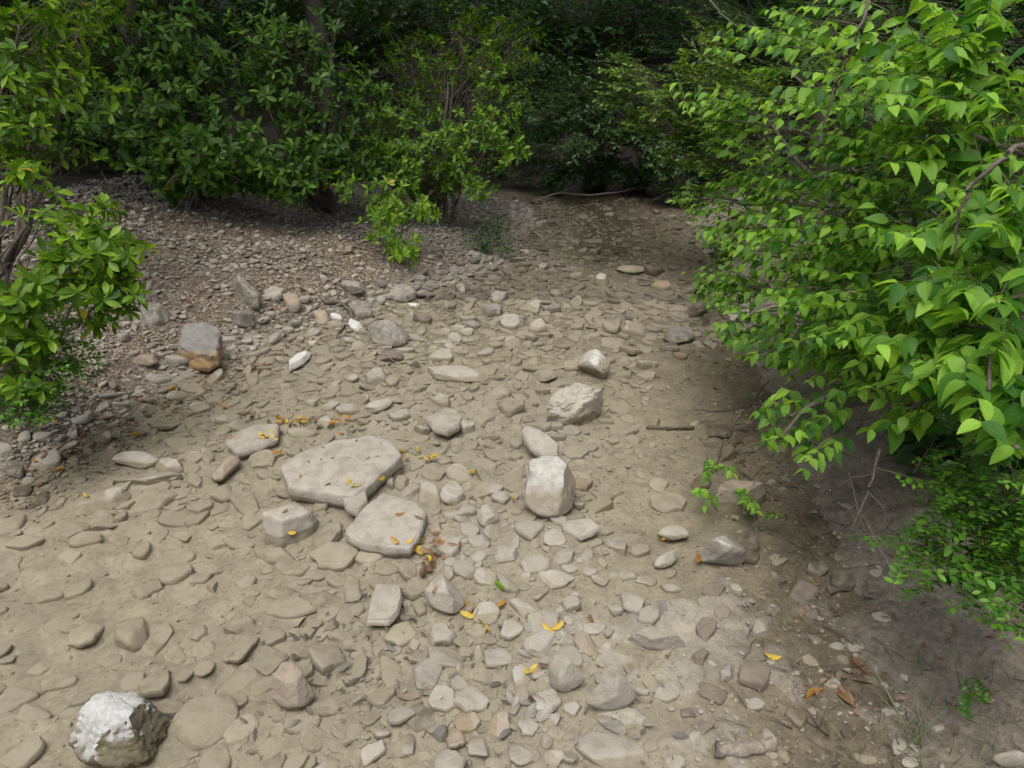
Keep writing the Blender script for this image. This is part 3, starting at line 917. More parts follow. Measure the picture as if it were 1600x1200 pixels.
sd = 100
for item in LIST.replace('\n', ';').split(';'):
    f = item.split()
    if len(f) < 6:
        continue
    px, py, w, h, ang = map(float, f[:5])
    col = f[5]
    if px > 1060 and py > 780 and col in 'tk':
        col = 'm'
    sd += 1
    g = np.random.default_rng(sd)
    lift = .012
    c, A, B = image_axes(px, py, w * 1.04, h * .92, ang + g.uniform(-6, 6), lift)
    la, lb = np.hypot(*A[:2]), np.hypot(*B[:2])
    if lb > 1.25 * la:
        B = B * (1.25 * la / lb)
        lb = 1.25 * la
    m = min(la, lb)
    th = m * g.uniform(.5, .9) if max(w, h) < 30 else m * g.uniform(.3, .65)
    flat = th < .6 * m
    if g.random() < .72:
        v, F = chip_unit(sd, 30 if max(w, h) > 30 else 20, g.uniform(.2, .9))
        th *= .8
    else:
        v, F = rock_unit(4 if max(w, h) > 30 else 3, sd, k=float(g.uniform(24, 60)), rough=.08, planes=plate_planes(g))
    V = v[:, :1] * A[None] + v[:, 1:2] * B[None]
    tl = g.normal(size=2) * .12
    V[:, 2] = v[:, 2] * th + V[:, 0] * tl[0] + V[:, 1] * tl[1]
    o = put_stone('creek_stone', V, F, c, MATS[col], sd, sink=g.uniform(.32, .5) if col != 'o' else g.uniform(.45, .6))
    GEN.append(o)
    auto_label(o, np.array(c[:2]), 2 * max(la, lb), flat, col)

# --- countless smaller stones: fill between the others
grid = {}


def gkey(x, y):
    return (int(math.floor(x / .12)), int(math.floor(y / .12)))


def taken(x, y, r):
    kx, ky = gkey(x, y)
    n = 1 + int(r / .12 + .5)
    for a in range(kx - n, kx + n + 1):
        for b in range(ky - n, ky + n + 1):
            for (qx, qy, qr) in grid.get((a, b), ()):
                if (qx - x) ** 2 + (qy - y) ** 2 < ((qr + r) * .68) ** 2:
                    return True
    return False


def put(x, y, r):
    grid.setdefault(gkey(x, y), []).append((x, y, r))


for (x, y, r) in STONES:
    put(x, y, min(r, .09))

UNITS = [chip_unit(500 + k, 18) for k in range(50)]
UNITS1 = [chip_unit(560 + k, 9, .2) for k in range(50)]


def merge_stones(name, label, spec, mat, units, smooth=True):
    """spec: list of x,y,r,aspect,thick,rot,sink"""
    S = np.array(spec)
    gz = H(S[:, 0], S[:, 1])
    VV, FF, AT, off = [], [], [], 0
    g = np.random.default_rng(len(spec))
    which = g.integers(0, len(units), len(S))
    for k, (v, F) in enumerate(units):
        s = S[which == k]
        if not len(s):
            continue
        z = gz[which == k]
        c, sn = np.cos(s[:, 5]), np.sin(s[:, 5])
        X = v[None, :, 0] * s[:, 2:3]
        Y = v[None, :, 1] * (s[:, 2] * s[:, 3])[:, None]
        Z = v[None, :, 2] * (s[:, 2] * s[:, 4])[:, None]
        t1, t2 = g.normal(size=(2, len(s), 1)) * .16
        Z2 = Z + t1 * X + t2 * Y
        W = np.stack([X * c[:, None] - Y * sn[:, None] + s[:, 0:1], X * sn[:, None] + Y * c[:, None] + s[:, 1:2],
                      Z2 + (z + s[:, 2] * s[:, 4] * (1 - 2 * s[:, 6]))[:, None]], -1)
        a = np.broadcast_to(g.random((len(s), 1, 2)), (len(s), len(v), 2))
        at = np.concatenate([a, np.full((len(s), len(v), 1), .5)], -1)
        VV.append(W.reshape(-1, 3))
        AT.append(at.reshape(-1, 3))
        FF.append((F[None] + (np.arange(len(s)) * len(v))[:, None, None]).reshape(-1, F.shape[1]) + off)
        off += len(s) * len(v)
    me = mesh_from(name, np.concatenate(VV), np.concatenate(FF), smooth, {'lc': np.concatenate(AT)})
    if smooth:
        me.set_sharp_from_angle(angle=R(38))
    o = add(name, me, mat)
    tag(o, label, None, None, 'stuff')
    return o


def in_view(x, y, z=0, m=60):
    px, py, zc = project(np.array([[x, y, z]]))
    return zc[0] > 0 and -m < px[0] < 1600 + m and -m < py[0] < 1200 + m


rn = random.Random(3)
bedS, bigS, bankS, pebS = [], [], [], []
for rad_lo, rad_hi, tries in ((.035, .07, 9000), (.02, .035, 20000), (.010, .02, 34000)):
    for _ in range(tries):
        y = 1.0 + 8.0 * rn.random() ** 1.6
        xb, xr = float(np.interp(y, *LB)), float(np.interp(y, *RB))
        x = rn.uniform(max(xb - .3, -1.1 * y - .3), xr + .15)
        d = 1.0
        if y > 5.2 and x > .3 + .3 * rn.random():
            d = .10                                       # dark water of the far channel
        elif x > xr - (.75 if y < 2.6 else .5) - .2 * rn.random() and y < 4:
            d = .03 if rad_lo < .03 else 0.0              # brown mud on the right: few stones
        elif .25 < x and 2.4 < y < 4.2:
            d = .25
        elif x < -.62 - .25 * rn.random() and 1.05 < y < 2.25:
            d = .07 if rad_lo < .03 else .08               # the silty pool over ledges
        elif x < xb + .45 and y < 3.6:
            d = .15                                       # bare silt below the bank
        if rn.random() > d:
            continue
        r = rn.uniform(rad_lo, rad_hi)
        if taken(x, y, r):
            continue
        put(x, y, r)
        pool = x < -.5 and y < 2.4
        rec = (x, y, r, rn.uniform(.55, .95), rn.uniform(.2, .45), rn.gauss(.6, .5) if pool else rn.uniform(0, 6.28), rn.uniform(.46, .66))
        (bigS if rad_lo == .035 else bedS if rad_lo == .02 else pebS).append(rec)
# the larger ones are things of their own
bigS.sort(key=lambda s: -s[2] / (s[1] + .6))
NBIG = 300 - len(GEN)
for s in bigS[:max(0, NBIG)]:
    sd += 1
    v, F = chip_unit(sd, 24)
    c_, s_ = math.cos(s[5]), math.sin(s[5])
    V = np.stack([(v[:, 0] * c_ - v[:, 1] * s[3] * s_) * s[2], (v[:, 0] * s_ + v[:, 1] * s[3] * c_) * s[2], v[:, 2] * s[2] * s[4]], 1)
    col = 'o' if rn.random() < .5 else 't'
    o = put_stone('creek_stone', V, F, (s[0], s[1]), MATS[col], sd, sink=.46)
    auto_label(o, np.array(s[:2]), 2 * s[2], s[4] < .45, col)
rest = bigS[max(0, NBIG):]
merge_stones('medium_creek_stones', 'silt-coated broken stones filling the creek bed', [s for s in rest if s[1] < 3.6], M_OLIVE, UNITS)
UNITS0 = [rock_unit(1, 570 + k, npl=8, k=20, rough=.2) for k in range(30)]
mids = bedS + [s for s in rest if s[1] >= 3.6]
merge_stones('small_creek_stones', 'small tan stones wedged between the larger creek stones', [s for s in mids if s[1] < 4.9], M_TAN, UNITS1)
merge_stones('far_creek_stones', 'grey broken stones of the gravel bar beside the far channel', [s for s in mids if s[1] >= 4.9], M_FARGRAV, UNITS1)
for _ in range(26000):                                   # grit
    y = 1.0 + 3.6 * rn.random() ** 1.4
    xb, xr = float(np.interp(y, *LB)), float(np.interp(y, *RB))
    x = rn.uniform(max(xb, -1.1 * y - .3), xr + .1)
    if x < -.5 and y < 2.3 and rn.random() < .7:
        continue
    if len(pebS) < 9500:
        pebS.append((x, y, .003 + .006 * rn.random() ** 2, rn.uniform(.5, .95), rn.uniform(.4, .8), rn.uniform(0, 6.28), rn.uniform(.1, .5)))
merge_stones('creek_pebbles', 'pebbles and grit between the creek stones', pebS, M_TAN, UNITS0)

gx_, gy_ = np.meshgrid(np.arange(300) * .04 - 8, np.arange(300) * .04, indexing='ij')
PATCH = (n2(gx_.ravel(), gy_.ravel(), .42, 71) + .6 * n2(gx_.ravel(), gy_.ravel(), .15, 72)).reshape(300, 300)
for _ in range(130000):
    y = 2.3 + 7.0 * rn.random() ** 1.2
    xb = float(np.interp(y, *LB))
    s = rn.random() ** 1.3 * 4.5
    x = xb + .35 - s
    if not in_view(x, y, .3, 30):
        continue
    r = .005 + .028 * rn.random() ** 2.4 + (.004 if y > 6 else 0)
    if rn.random() < .012:
        r = rn.uniform(.025, .05)
    pt = PATCH[min(299, max(0, int((x + 8) / .04))), min(299, max(0, int(y / .04)))]
    if rn.random() > (.12 if pt < -.1 else .5 if pt < .15 else 1.0):
        continue
    if r > .009:
        if taken(x, y, r):
            continue
        put(x, y, r)
    bankS.append((x, y, r, rn.uniform(.5, .95), rn.uniform(.3, .7), rn.uniform(0, 6.28), rn.uniform(.10, .40)))
    if len(bankS) > 19500:
        break
U1 = [rock_unit(1, 600 + k, npl=8, k=20, rough=.3) for k in range(30)]
U2 = [rock_unit(2, 640 + k, npl=9, k=24, rough=.14) for k in range(30)]
nearb = [s for s in bankS if s[1] < 5.6]
merge_stones('bank_gravel', 'grey and cream gravel covering the left bank', [s for s in nearb if s[2] <= .021], M_GRAVEL, U1, False)
merge_stones('bank_stones', 'loose angular stones on the gravel bank', [s for s in nearb if s[2] > .021], M_GRAVEL, U2, False)
merge_stones('bar_gravel', 'grey gravel of the bar, darkened with painted shade under the shrubs', [s for s in bankS if s[1] >= 5.6], M_FARGRAV, U1, False)

# ------------------------------------------------------------------ leaves and branches
def leaf_template(nr, width, prof, fold=.25, droop=.25, tip=.0):
    """leaf along +Y, length 1, normal +Z; 3 columns x nr rows"""
    V, L = [], []
    for i in range(nr + 1):
        t = i / nr
        w = width * .5 * prof(t)
        z = -droop * t * t
        for u in (-1, 0, 1):
            V.append((u * w, t, z + abs(u) * w * fold * 2))
            L.append((u, t))
    F = []
    for i in range(nr):
        for k in (0, 1):
            a = i * 3 + k
            F.append((a, a + 1, a + 4, a + 3))
    return np.array(V), np.array(F), np.array(L)


def pov(t):      # ovate, pointed
    return max(.03, (math.sin(math.pi * min(1, t ** .72)) ** .85) * (1.0 if t < .85 else 1.0))


def pobl(t):     # obovate, widest beyond the middle
    return max(.04, math.sin(math.pi * t ** 1.35) ** .8)


def pell(t):
    return max(.04, math.sin(math.pi * t) ** .7)


T_DOG = leaf_template(6, .60, pov, .18, .32)
T_LAU = leaf_template(5, .40, pobl, .16, .16)
T_BOX = leaf_template(4, .52, pell, .15, .08)
T_FAR = (np.array([(0, 0, 0), (.25, .5, .06), (0, 1, -.12), (-.25, .5, .06)]), np.array([(0, 1, 2), (0, 2, 3)]), np.array([(0, 0), (1, .5), (0, 1), (-1, .5)], float))
T_LOW = {}
T_GRASS = leaf_template(6, .035, lambda t: 1 - .9 * t, .3, .5)
T_FALL = leaf_template(5, .46, pell, -.25, -.15)
T_LOW = {id(T_DOG): leaf_template(4, .60, pov, .18, .32), id(T_LAU): leaf_template(3, .42, pobl, .16, .16), id(T_BOX): leaf_template(2, .55, pell, .15, .08)}


def norm(v):
    return v / np.maximum(1e-9, np.linalg.norm(v, axis=-1, keepdims=True))


def leaf_frames(D, N):
    y = norm(D)
    z = norm(N - (N * y).sum(-1, keepdims=True) * y)
    x = np.cross(y, z)
    return x, y, z


def leaf_mass(name, T, P, D, N, S, rnd, mat, parent=None, origin=(0, 0, 0)):
    V, F, L = T
    x, y, z = leaf_frames(D, N)
    S = S[:, None, None]
    W = P[:, None, :] + S * (V[None, :, 0:1] * x[:, None] + V[None, :, 1:2] * y[:, None] + V[None, :, 2:3] * z[:, None]) - np.array(origin)
    n = len(V)
    FF = (F[None] + (np.arange(len(P)) * n)[:, None, None]).reshape(-1, F.shape[1])
    at = np.concatenate([np.broadcast_to(L[None], (len(P), n, 2)), np.broadcast_to(rnd[:, None, None], (len(P), n, 1))], -1)
    me = mesh_from(name, W.reshape(-1, 3), FF, True, {'lc': at.reshape(-1, 3)})
    return add(name, me, mat, (0, 0, 0), parent)


_lv = {}


def leaf_variants(T, mat, nv=12):
    key = (id(T), mat.name)
    if key not in _lv:
        V, F, L = T
        out = []
        g = np.random.default_rng(5)
        for k in range(nv):
            W = V.copy()
            tw = g.normal() * .25
            W[:, 2] += W[:, 0] * tw * W[:, 1] * 2 + (-.12 * g.normal()) * W[:, 1] ** 2
            W[:, 0] += .06 * g.normal() * W[:, 1] ** 2
            at = np.concatenate([L, np.full((len(V), 1), (k + .5) / nv)], 1)
            me = mesh_from('leaf', W, F, True, {'lc': at})
            me.materials.append(mat)
            out.append(me)
        _lv[key] = out
    return _lv[key]


def place_leaves(root, T, P, D, N, S, rnd, mat, name='leaf', top=None):
    vs_ = leaf_variants(T, mat)
    x, y, z = leaf_frames(D, N)
    base = np.array(root.location) if root is not None else np.zeros(3)
    out = []
    for i in range(len(P)):
        me = vs_[min(len(vs_) - 1, int(rnd[i] * len(vs_)))]
        o = bpy.data.objects.new(name, me)
        COL.objects.link(o)
        m = Matrix((( *[float(q) for q in (x[i, 0], y[i, 0], z[i, 0])],), (*[float(q) for q in (x[i, 1], y[i, 1], z[i, 1])],), (*[float(q) for q in (x[i, 2], y[i, 2], z[i, 2])],)))
        o.rotation_mode = 'QUATERNION'
        o.rotation_quaternion = m.to_quaternion()
        o.location = (P[i] - base).tolist()
        s = float(S[i])
        o.scale = (s, s, s)
        if root is not None:
            o.parent = root
        out.append(o)
    return out


def tubes(name, paths, radii, mat, parent=None, origin=(0, 0, 0), sides=4):
    """paths (N,K,3), radii (N,K)"""
    paths = np.asarray(paths, float) - np.array(origin)
    N, K, _ = paths.shape
    tan = np.gradient(paths, axis=1)
    tan = norm(tan)
    ref = np.where(np.abs(tan[..., 2:3]) > .9, np.array([1.0, 0, 0]), np.array([0, 0, 1.0]))
    a = norm(np.cross(tan, ref))
    b = np.cross(tan, a)
    ang = np.linspace(0, 2 * math.pi, sides, endpoint=False)
    W = paths[:, :, None] + np.asarray(radii)[:, :, None, None] * (np.cos(ang)[None, None, :, None] * a[:, :, None] + np.sin(ang)[None, None, :, None] * b[:, :, None])
    V = W.reshape(-1, 3)
    i, k, s = np.meshgrid(np.arange(N), np.arange(K - 1), np.arange(sides), indexing='ij')
    s2 = (s + 1) % sides
    b0 = i * K * sides + k * sides
    F = np.stack([b0 + s, b0 + s2, b0 + sides + s2, b0 + sides + s], -1).reshape(-1, 4)
    c0 = np.arange(N)[:, None] * K * sides
    caps = []
    if sides == 4:
        caps = [np.arange(4)[::-1][None] + c0, np.arange(4)[None] + c0 + (K - 1) * sides]
    elif sides == 6:
        for e, q in ((0, 1), ((K - 1) * 6, 0)):
            caps += [np.array([0, 1, 2, 3])[None] + c0 + e, np.array([0, 3, 4, 5])[None] + c0 + e]
    me = mesh_from(name, V, [F] + caps, True)
    return add(name, me, mat, (0, 0, 0), parent)


def bez(a, b, sag, K, g, wob=.03):
    """bent path from a to b with bend vector sag and a wobble"""
    t = np.linspace(0, 1, K)[None, :, None]
    a, b, sag = (np.atleast_2d(v)[:, None, :] for v in (a, b, sag))
    p = a + (b - a) * t + sag * (4 * t * (1 - t))
    L = np.linalg.norm(b - a, axis=-1, keepdims=True)
    w = g.normal(size=(p.shape[0], K, 3)) * wob * L
    w[:, 0] = 0
    w[:, -1] = 0
    return p + w


def make_plant(name, label, cat, base, blobs, T, mat, size0, arrange, stemr=.015, per=7, parts=300, group=None,
               twigmat=None, stems=True, seed=1, spread=.35, twl=(.15, .35), droop=.25, lay=.6, minpx=10, stem_mat=None, dark=1.2, gap=None, gscale=2.4):
    g = np.random.default_rng(seed)
    base = np.array(base, float)
    base[2] = float(H(base[:1], base[1:2])[0]) - .02
    root = empty(name, base)
    tag(root, label, cat, group)
    LP, LD, LN, LS = [], [], [], []
    tw_a, tw_b, tw_s = [], [], []
    for bl_ in blobs:
        c, r, n = bl_[:3]
        c = np.array(c)
        size = size0 * (bl_[3] if len(bl_) > 3 else 1.0)
        out0 = norm((c - base) * np.array([1, 1, .45]))
        if stems:
            off = g.normal(size=3) * np.array([.08, .08, 0])
            sag = np.array([0, 0, 1.0]) * np.linalg.norm((c - base)[:2]) * .12 + g.normal(size=3) * .05
            K = 9
            path = bez(base + off, c, sag, K, g, .018)
            rad = np.linspace(stemr, stemr * .3, K)[None] * g.uniform(.7, 1.15)
            tubes('stem', path, rad, stem_mat or M_BARK, root, base, 6)
            pts = path[0]
        else:
            pts = np.repeat(base[None], 9, 0)
        d = norm(g.normal(size=(n, 3)))
        rad_ = g.random(n) ** (1 / 2.2)
        tip = c + d * rad_[:, None] * np.array(r)
        if gap is not None:
            kp = vnoise(tip * gscale, seed + 200) > gap
            tip, n = tip[kp], int(kp.sum())
            if n == 0:
                continue
        gz = H(tip[:, 0], tip[:, 1])
        tip[:, 2] = np.maximum(tip[:, 2], gz + .03 + .05 * g.random(n))
        anc = pts[g.integers(4, 9, n)]
        ax = norm(tip - anc + out0 * np.linalg.norm(r) * .35 + g.normal(size=(n, 3)) * .1)
        ax = norm(ax * np.array([1, 1, lay]) + np.array([0, 0, -.05]))
        L = g.uniform(*twl, n)
        start = tip - ax * L[:, None]
        tw_a.append(np.concatenate([anc, start]))
        tw_b.append(np.concatenate([start, tip]))
        tw_s.append(np.concatenate([np.tile(np.array([[0, 0, .03]]), (n, 1)), np.tile(np.array([[0, 0, .01]]), (n, 1))]))
        up = np.array([0, 0, 1.0])
        side = norm(np.cross(ax, up) + g.normal(size=(n, 3)) * .15)
        nor = norm(np.cross(side, ax))
        nor = np.where(nor[:, 2:3] < 0, -nor, nor)
        if arrange == 'opposite':
            k = per // 2
            for j in range(k):
                f = 1 - j / k * .92
                for sgn in (-1, 1):
                    p = start + ax * (L * f)[:, None]
                    dd = norm(side * sgn + ax * (.55 + .3 * g.random((n, 1))) + np.array([0, 0, -droop]) + g.normal(size=(n, 3)) * .22)
                    nn = norm(nor + side * sgn * .25 + g.normal(size=(n, 3)) * .28)
                    LP.append(p); LD.append(dd); LN.append(nn)
                    LS.append(size * g.uniform(.6, 1.1, n) * (.72 + .28 * (1 - f) if j else .6))
        elif arrange == 'whorl':
            for j in range(per):
                a = j * 2.39996 + g.random(n) * .6
                el = g.uniform(.05, .75, n) if j < per * .65 else g.uniform(-.5, .1, n)
                f = 1 - (.02 + .04 * j) if j >= per * .5 else np.full(n, 1.0)
                p = tip if j < per * .65 else start + ax * (L * (1 - .09 * (j - per * .6)))[:, None]
                rad2 = side * np.cos(a)[:, None] + nor * np.sin(a)[:, None]
                axu = norm(ax + np.array([0, 0, .55]))
                dd = norm(rad2 * np.cos(el)[:, None] + axu * np.sin(el)[:, None] + np.array([0, 0, -droop * .4]))
                nn = norm(axu + g.normal(size=(n, 3)) * .22 + up * .3)
                LP.append(p); LD.append(dd); LN.append(nn)
                LS.append(size * g.uniform(.6, 1.1, n))
        else:
            for j in range(per):
                f = 1 - j / per * .95
                sgn = -1 if j % 2 else 1
                p = start + ax * (L * f)[:, None]
                dd = norm(side * sgn + ax * .7 + np.array([0, 0, -droop * .5]) + g.normal(size=(n, 3)) * .4)
                nn = norm(nor + g.normal(size=(n, 3)) * .4)
                LP.append(p); LD.append(dd); LN.append(nn)
                LS.append(size * g.uniform(.6, 1.1, n))
    P, D, N, S = np.concatenate(LP), np.concatenate(LD), np.concatenate(LN), np.concatenate(LS)
    ok = P[:, 2] > H(P[:, 0], P[:, 1]) + .01
    P, D, N, S = P[ok], D[ok], N[ok], S[ok]
    a, b, s = np.concatenate(tw_a), np.concatenate(tw_b), np.concatenate(tw_s)
    path = bez(a, b, s, 3, g, .03)
    tr = max(.0007, stemr * .075)
    tubes('twigs', path, np.tile(np.linspace(tr * 1.5, tr * .7, 3), (len(a), 1)), twigmat or M_BARK, root, base, 3)['kind'] = 'stuff'
    rnd = g.random(len(P)) ** dark * .999
    # which leaves show: nearest in each 8 px cell
    sel = np.zeros(len(P), bool)
    if parts:
        px, py, zc = project(P + D * S[:, None] * .5)
        vis = (zc > .2) & (px > 0) & (px < 1600) & (py > 0) & (py < 1200)
        sz = S * FPX / np.maximum(zc, .2)
        cell = (px // 9).astype(np.int64) * 4096 + (py // 9).astype(np.int64)
        order = np.lexsort((zc, cell))
        first = np.zeros(len(P), bool)
        co = cell[order]
        first[order[np.concatenate([[True], co[1:] != co[:-1]])]] = True
        cand = np.where(vis & first & (sz > minpx))[0]
        cand = cand[np.argsort(-sz[cand])][:parts]
        sel[cand] = True
        place_leaves(root, T, P[sel], D[sel], N[sel], S[sel], rnd[sel], mat)
    if (~sel).any():
        o = leaf_mass('foliage', T_LOW.get(id(T), T), P[~sel], D[~sel], N[~sel], S[~sel], rnd[~sel], mat, root, base)
        o['kind'] = 'stuff'
    return root


def B(px, py, zc, r, n, flat=.75, ls=1.0):
    return (P3(px, py, zc), (r, r, r * flat), n, ls)


# --- dogwood leaning over from the right bank
make_plant('dogwood_shrub', 'large bright green broad-leaved shrub leaning over the right bank', 'shrub', (2.15, 2.7, 0), [
    B(1125, 445, 3.7, 0.2, 22, .6, 1.0), B(1150, 500, 3.4, 0.22, 22, .6, 1.0), B(1190, 550, 3, 0.22, 26, .6, 1.0), B(1200, 400, 3.4, 0.34, 37, .6, 1.0), B(1140, 340, 3.9, 0.3, 31, .6, 1.0), B(1110, 300, 4.1, 0.22, 17, .6, 1.0),
    B(1180, 260, 3.7, 0.32, 34, .6, 1.0), B(1160, 165, 3.6, 0.26, 22, .6, 1.0), B(1230, 110, 3.2, 0.32, 37, .6, 1.0), B(1290, 30, 2.9, 0.34, 37, .6, 1.0), B(1300, 190, 2.8, 0.36, 51, .6, 1.0), B(1290, 330, 2.8, 0.36, 51, .6, 1.0),
    B(1290, 460, 2.6, 0.32, 51, .6, 1.0), B(1310, 560, 2.4, 0.24, 39, .6, 1.0), B(1400, 500, 2.2, 0.3, 51, .6, 1.0), B(1400, 330, 2.3, 0.36, 60, .6, 1.0), B(1390, 120, 2.3, 0.38, 60, .6, 1.0), B(1500, 60, 1.95, 0.34, 37, .6, 1.15),
    B(1520, 210, 1.9, 0.32, 37, .6, 1.15), B(1500, 380, 1.85, 0.28, 37, .6, 1.15), B(1470, 550, 1.75, 0.22, 27, .6, 1.15), B(1560, 470, 1.6, 0.22, 21, .6, 1.32), B(1545, 610, 1.5, 0.13, 10, .6, 1.32), B(1590, 700, 1.45, 0.09, 4, .6, 1.32),
    B(1235, 650, 2.35, 0.12, 8, .6, 1.0), B(1120, 190, 3.7, 0.2, 15, .6, 1.0), B(1100, 165, 3.7, 0.14, 8, .6, 1.0), B(1190, 60, 3.3, 0.26, 22, .6, 1.0), B(1215, 690, 2.3, 0.08, 4, .6, 1.0), B(1255, 720, 2.2, 0.06, 3, .6, 1.0), B(1420, 640, 1.8, 0.14, 10, .6, 1.15), B(1590, 330, 1.7, 0.26, 25, .6, 1.15), B(1450, 220, 2.6, 0.4, 51, .6, 1.0), B(1350, 420, 2.9, 0.4, 51, .6, 1.0)],
    T_DOG, M_DOG, .074, 'opposite', .016, 8, 300, seed=11, twigmat=M_GREENTWIG, twl=(.16, .36), droop=.45, lay=.42, dark=1.25, gap=-.22, gscale=3.0)
# --- small-leaved box on the lower right bank
make_plant('box_shrub', 'small-leaved dark green box bush below the broad-leaved shrub', 'shrub', (1.72, 1.75, 0), [
    B(1450, 765, 1.75, .09, 10), B(1510, 800, 1.65, .15, 26), B(1415, 860, 1.75, .08, 7), B(1560, 860, 1.6, .15, 30), B(1480, 890, 1.65, .12, 14), B(1580, 960, 1.5, .12, 16), B(1590, 780, 1.5, .15, 26), B(1520, 965, 1.55, .07, 5), B(1590, 900, 1.6, .15, 26), B(1420, 920, 1.7, .05, 3)],
    T_BOX, M_BOX, .030, 'opposite', .006, 22, 300, seed=12, twigmat=M_GREENTWIG, twl=(.18, .30), droop=.0, lay=.3, dark=1.4)
make_plant('seedling', 'low bright seedling with rounded leaves on the right mud', 'plant', (1.18, 1.36, 0), [B(1520, 1082, 1.80, .05, 8), B(1510, 1105, 1.80, .035, 4)],
           T_BOX, M_BOX, .026, 'opposite', .002, 6, 60, seed=13, twigmat=M_GREENTWIG, twl=(.03, .06), stems=True)
make_plant('seedling', 'green sprig of pointed leaves hanging over the squat tan block', 'plant', (1.05, 2.56, 0), [B(1130, 745, 2.72, .07, 4), B(1165, 775, 2.68, .06, 3), B(1090, 780, 2.7, .05, 2), B(1195, 800, 2.6, .05, 2)],
           T_DOG, M_DOG, .05, 'opposite', .0025, 6, 80, seed=14, twigmat=M_GREENTWIG, twl=(.05, .10))
# --- left bank
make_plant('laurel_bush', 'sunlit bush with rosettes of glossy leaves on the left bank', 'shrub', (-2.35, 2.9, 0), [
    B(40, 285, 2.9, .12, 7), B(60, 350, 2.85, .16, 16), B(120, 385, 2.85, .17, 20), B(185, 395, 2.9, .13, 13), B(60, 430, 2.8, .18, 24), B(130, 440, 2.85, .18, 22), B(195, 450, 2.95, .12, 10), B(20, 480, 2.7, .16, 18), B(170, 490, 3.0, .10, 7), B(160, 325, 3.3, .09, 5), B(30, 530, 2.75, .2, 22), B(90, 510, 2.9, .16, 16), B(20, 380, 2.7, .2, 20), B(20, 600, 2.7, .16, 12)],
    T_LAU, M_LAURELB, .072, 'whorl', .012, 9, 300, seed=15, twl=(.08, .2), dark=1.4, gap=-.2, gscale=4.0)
make_plant('low_bush', 'low dense bush with tiny leaves at the foot of the left bank', 'shrub', (-2.35, 2.75, 0), [
    B(30, 530, 2.85, .2, 70), B(100, 530, 2.95, .17, 60), B(60, 590, 2.8, .18, 70), B(125, 575, 2.95, .10, 30), B(15, 630, 2.7, .14, 40), B(90, 610, 2.9, .12, 36), B(50, 640, 2.75, .10, 30)],
    T_BOX, M_BOX, .024, 'alternate', .006, 9, 300, seed=16, twl=(.06, .14))
make_plant('laurel_tree', 'tall glossy-leaved shrub at the far left with arching dark stem', 'shrub', (-3.05, 3.9, 0), [
    B(30, 40, 3.7, .34, 44), B(95, 60, 4.0, .30, 36), B(110, 150, 3.9, .28, 34), B(40, 150, 3.6, .30, 40), B(30, 225, 3.5, .22, 22), B(120, 235, 3.9, .14, 8), B(150, 20, 4.3, .3, 26)],
    T_LAU, M_LAURELB, .082, 'whorl', .022, 8, 300, seed=17, twl=(.12, .3), dark=2.2, gap=-.3)
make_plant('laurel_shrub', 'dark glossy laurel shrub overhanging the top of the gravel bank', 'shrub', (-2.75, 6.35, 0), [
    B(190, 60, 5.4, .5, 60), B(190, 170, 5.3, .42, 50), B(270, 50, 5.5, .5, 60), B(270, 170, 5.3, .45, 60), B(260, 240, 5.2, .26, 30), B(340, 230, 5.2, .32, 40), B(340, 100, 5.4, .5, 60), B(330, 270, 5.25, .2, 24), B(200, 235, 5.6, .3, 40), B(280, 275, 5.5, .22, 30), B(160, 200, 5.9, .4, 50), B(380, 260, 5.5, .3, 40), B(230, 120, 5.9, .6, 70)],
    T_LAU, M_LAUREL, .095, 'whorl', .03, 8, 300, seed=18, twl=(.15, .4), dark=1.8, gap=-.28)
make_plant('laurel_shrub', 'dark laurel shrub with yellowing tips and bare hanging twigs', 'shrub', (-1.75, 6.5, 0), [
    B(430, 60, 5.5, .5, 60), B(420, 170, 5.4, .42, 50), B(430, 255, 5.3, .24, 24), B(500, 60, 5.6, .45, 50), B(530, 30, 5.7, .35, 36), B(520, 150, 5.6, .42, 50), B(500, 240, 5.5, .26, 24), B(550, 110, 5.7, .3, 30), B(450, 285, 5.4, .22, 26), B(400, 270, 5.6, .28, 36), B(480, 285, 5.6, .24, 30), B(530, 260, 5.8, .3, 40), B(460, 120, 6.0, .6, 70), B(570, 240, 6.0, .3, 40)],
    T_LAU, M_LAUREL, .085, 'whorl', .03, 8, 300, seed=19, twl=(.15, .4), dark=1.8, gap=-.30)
make_plant('leafy_shrub', 'mid green bushy shrub beside the gravel bar', 'shrub', (-.75, 6.9, 0), [
    B(620, 180, 6.2, .42, 70), B(700, 130, 6.3, .42, 70), B(770, 160, 6.2, .36, 60), B(660, 240, 6.0, .36, 60), B(740, 215, 6.0, .36, 60), B(795, 235, 6.0, .22, 30), B(600, 250, 6.0, .28, 36), B(745, 290, 6.0, .18, 18), B(780, 110, 6.4, .36, 50), B(720, 60, 6.8, .4, 50), B(650, 290, 6.3, .3, 40), B(700, 280, 6.3, .25, 30), B(600, 200, 6.6, .5, 60), B(640, 100, 6.8, .5, 60), B(790, 60, 6.9, .4, 50)],
    T_LAU, M_LAURELB, .068, 'whorl', .025, 8, 300, seed=20, twl=(.12, .3), dark=2.6, gap=-.55)
make_plant('sapling', 'low sapling with bright upper leaves at the gravel edge', 'shrub', (-1.05, 5.75, 0), [
    B(540, 290, 5.5, .16, 12), B(590, 310, 5.4, .2, 20), B(640, 320, 5.4, .2, 20), B(660, 335, 5.4, .12, 10), B(600, 350, 5.35, .2, 20), B(630, 385, 5.3, .16, 18)],
    T_LAU, M_LAURELB, .068, 'whorl', .008, 7, 300, seed=21, twl=(.08, .2))
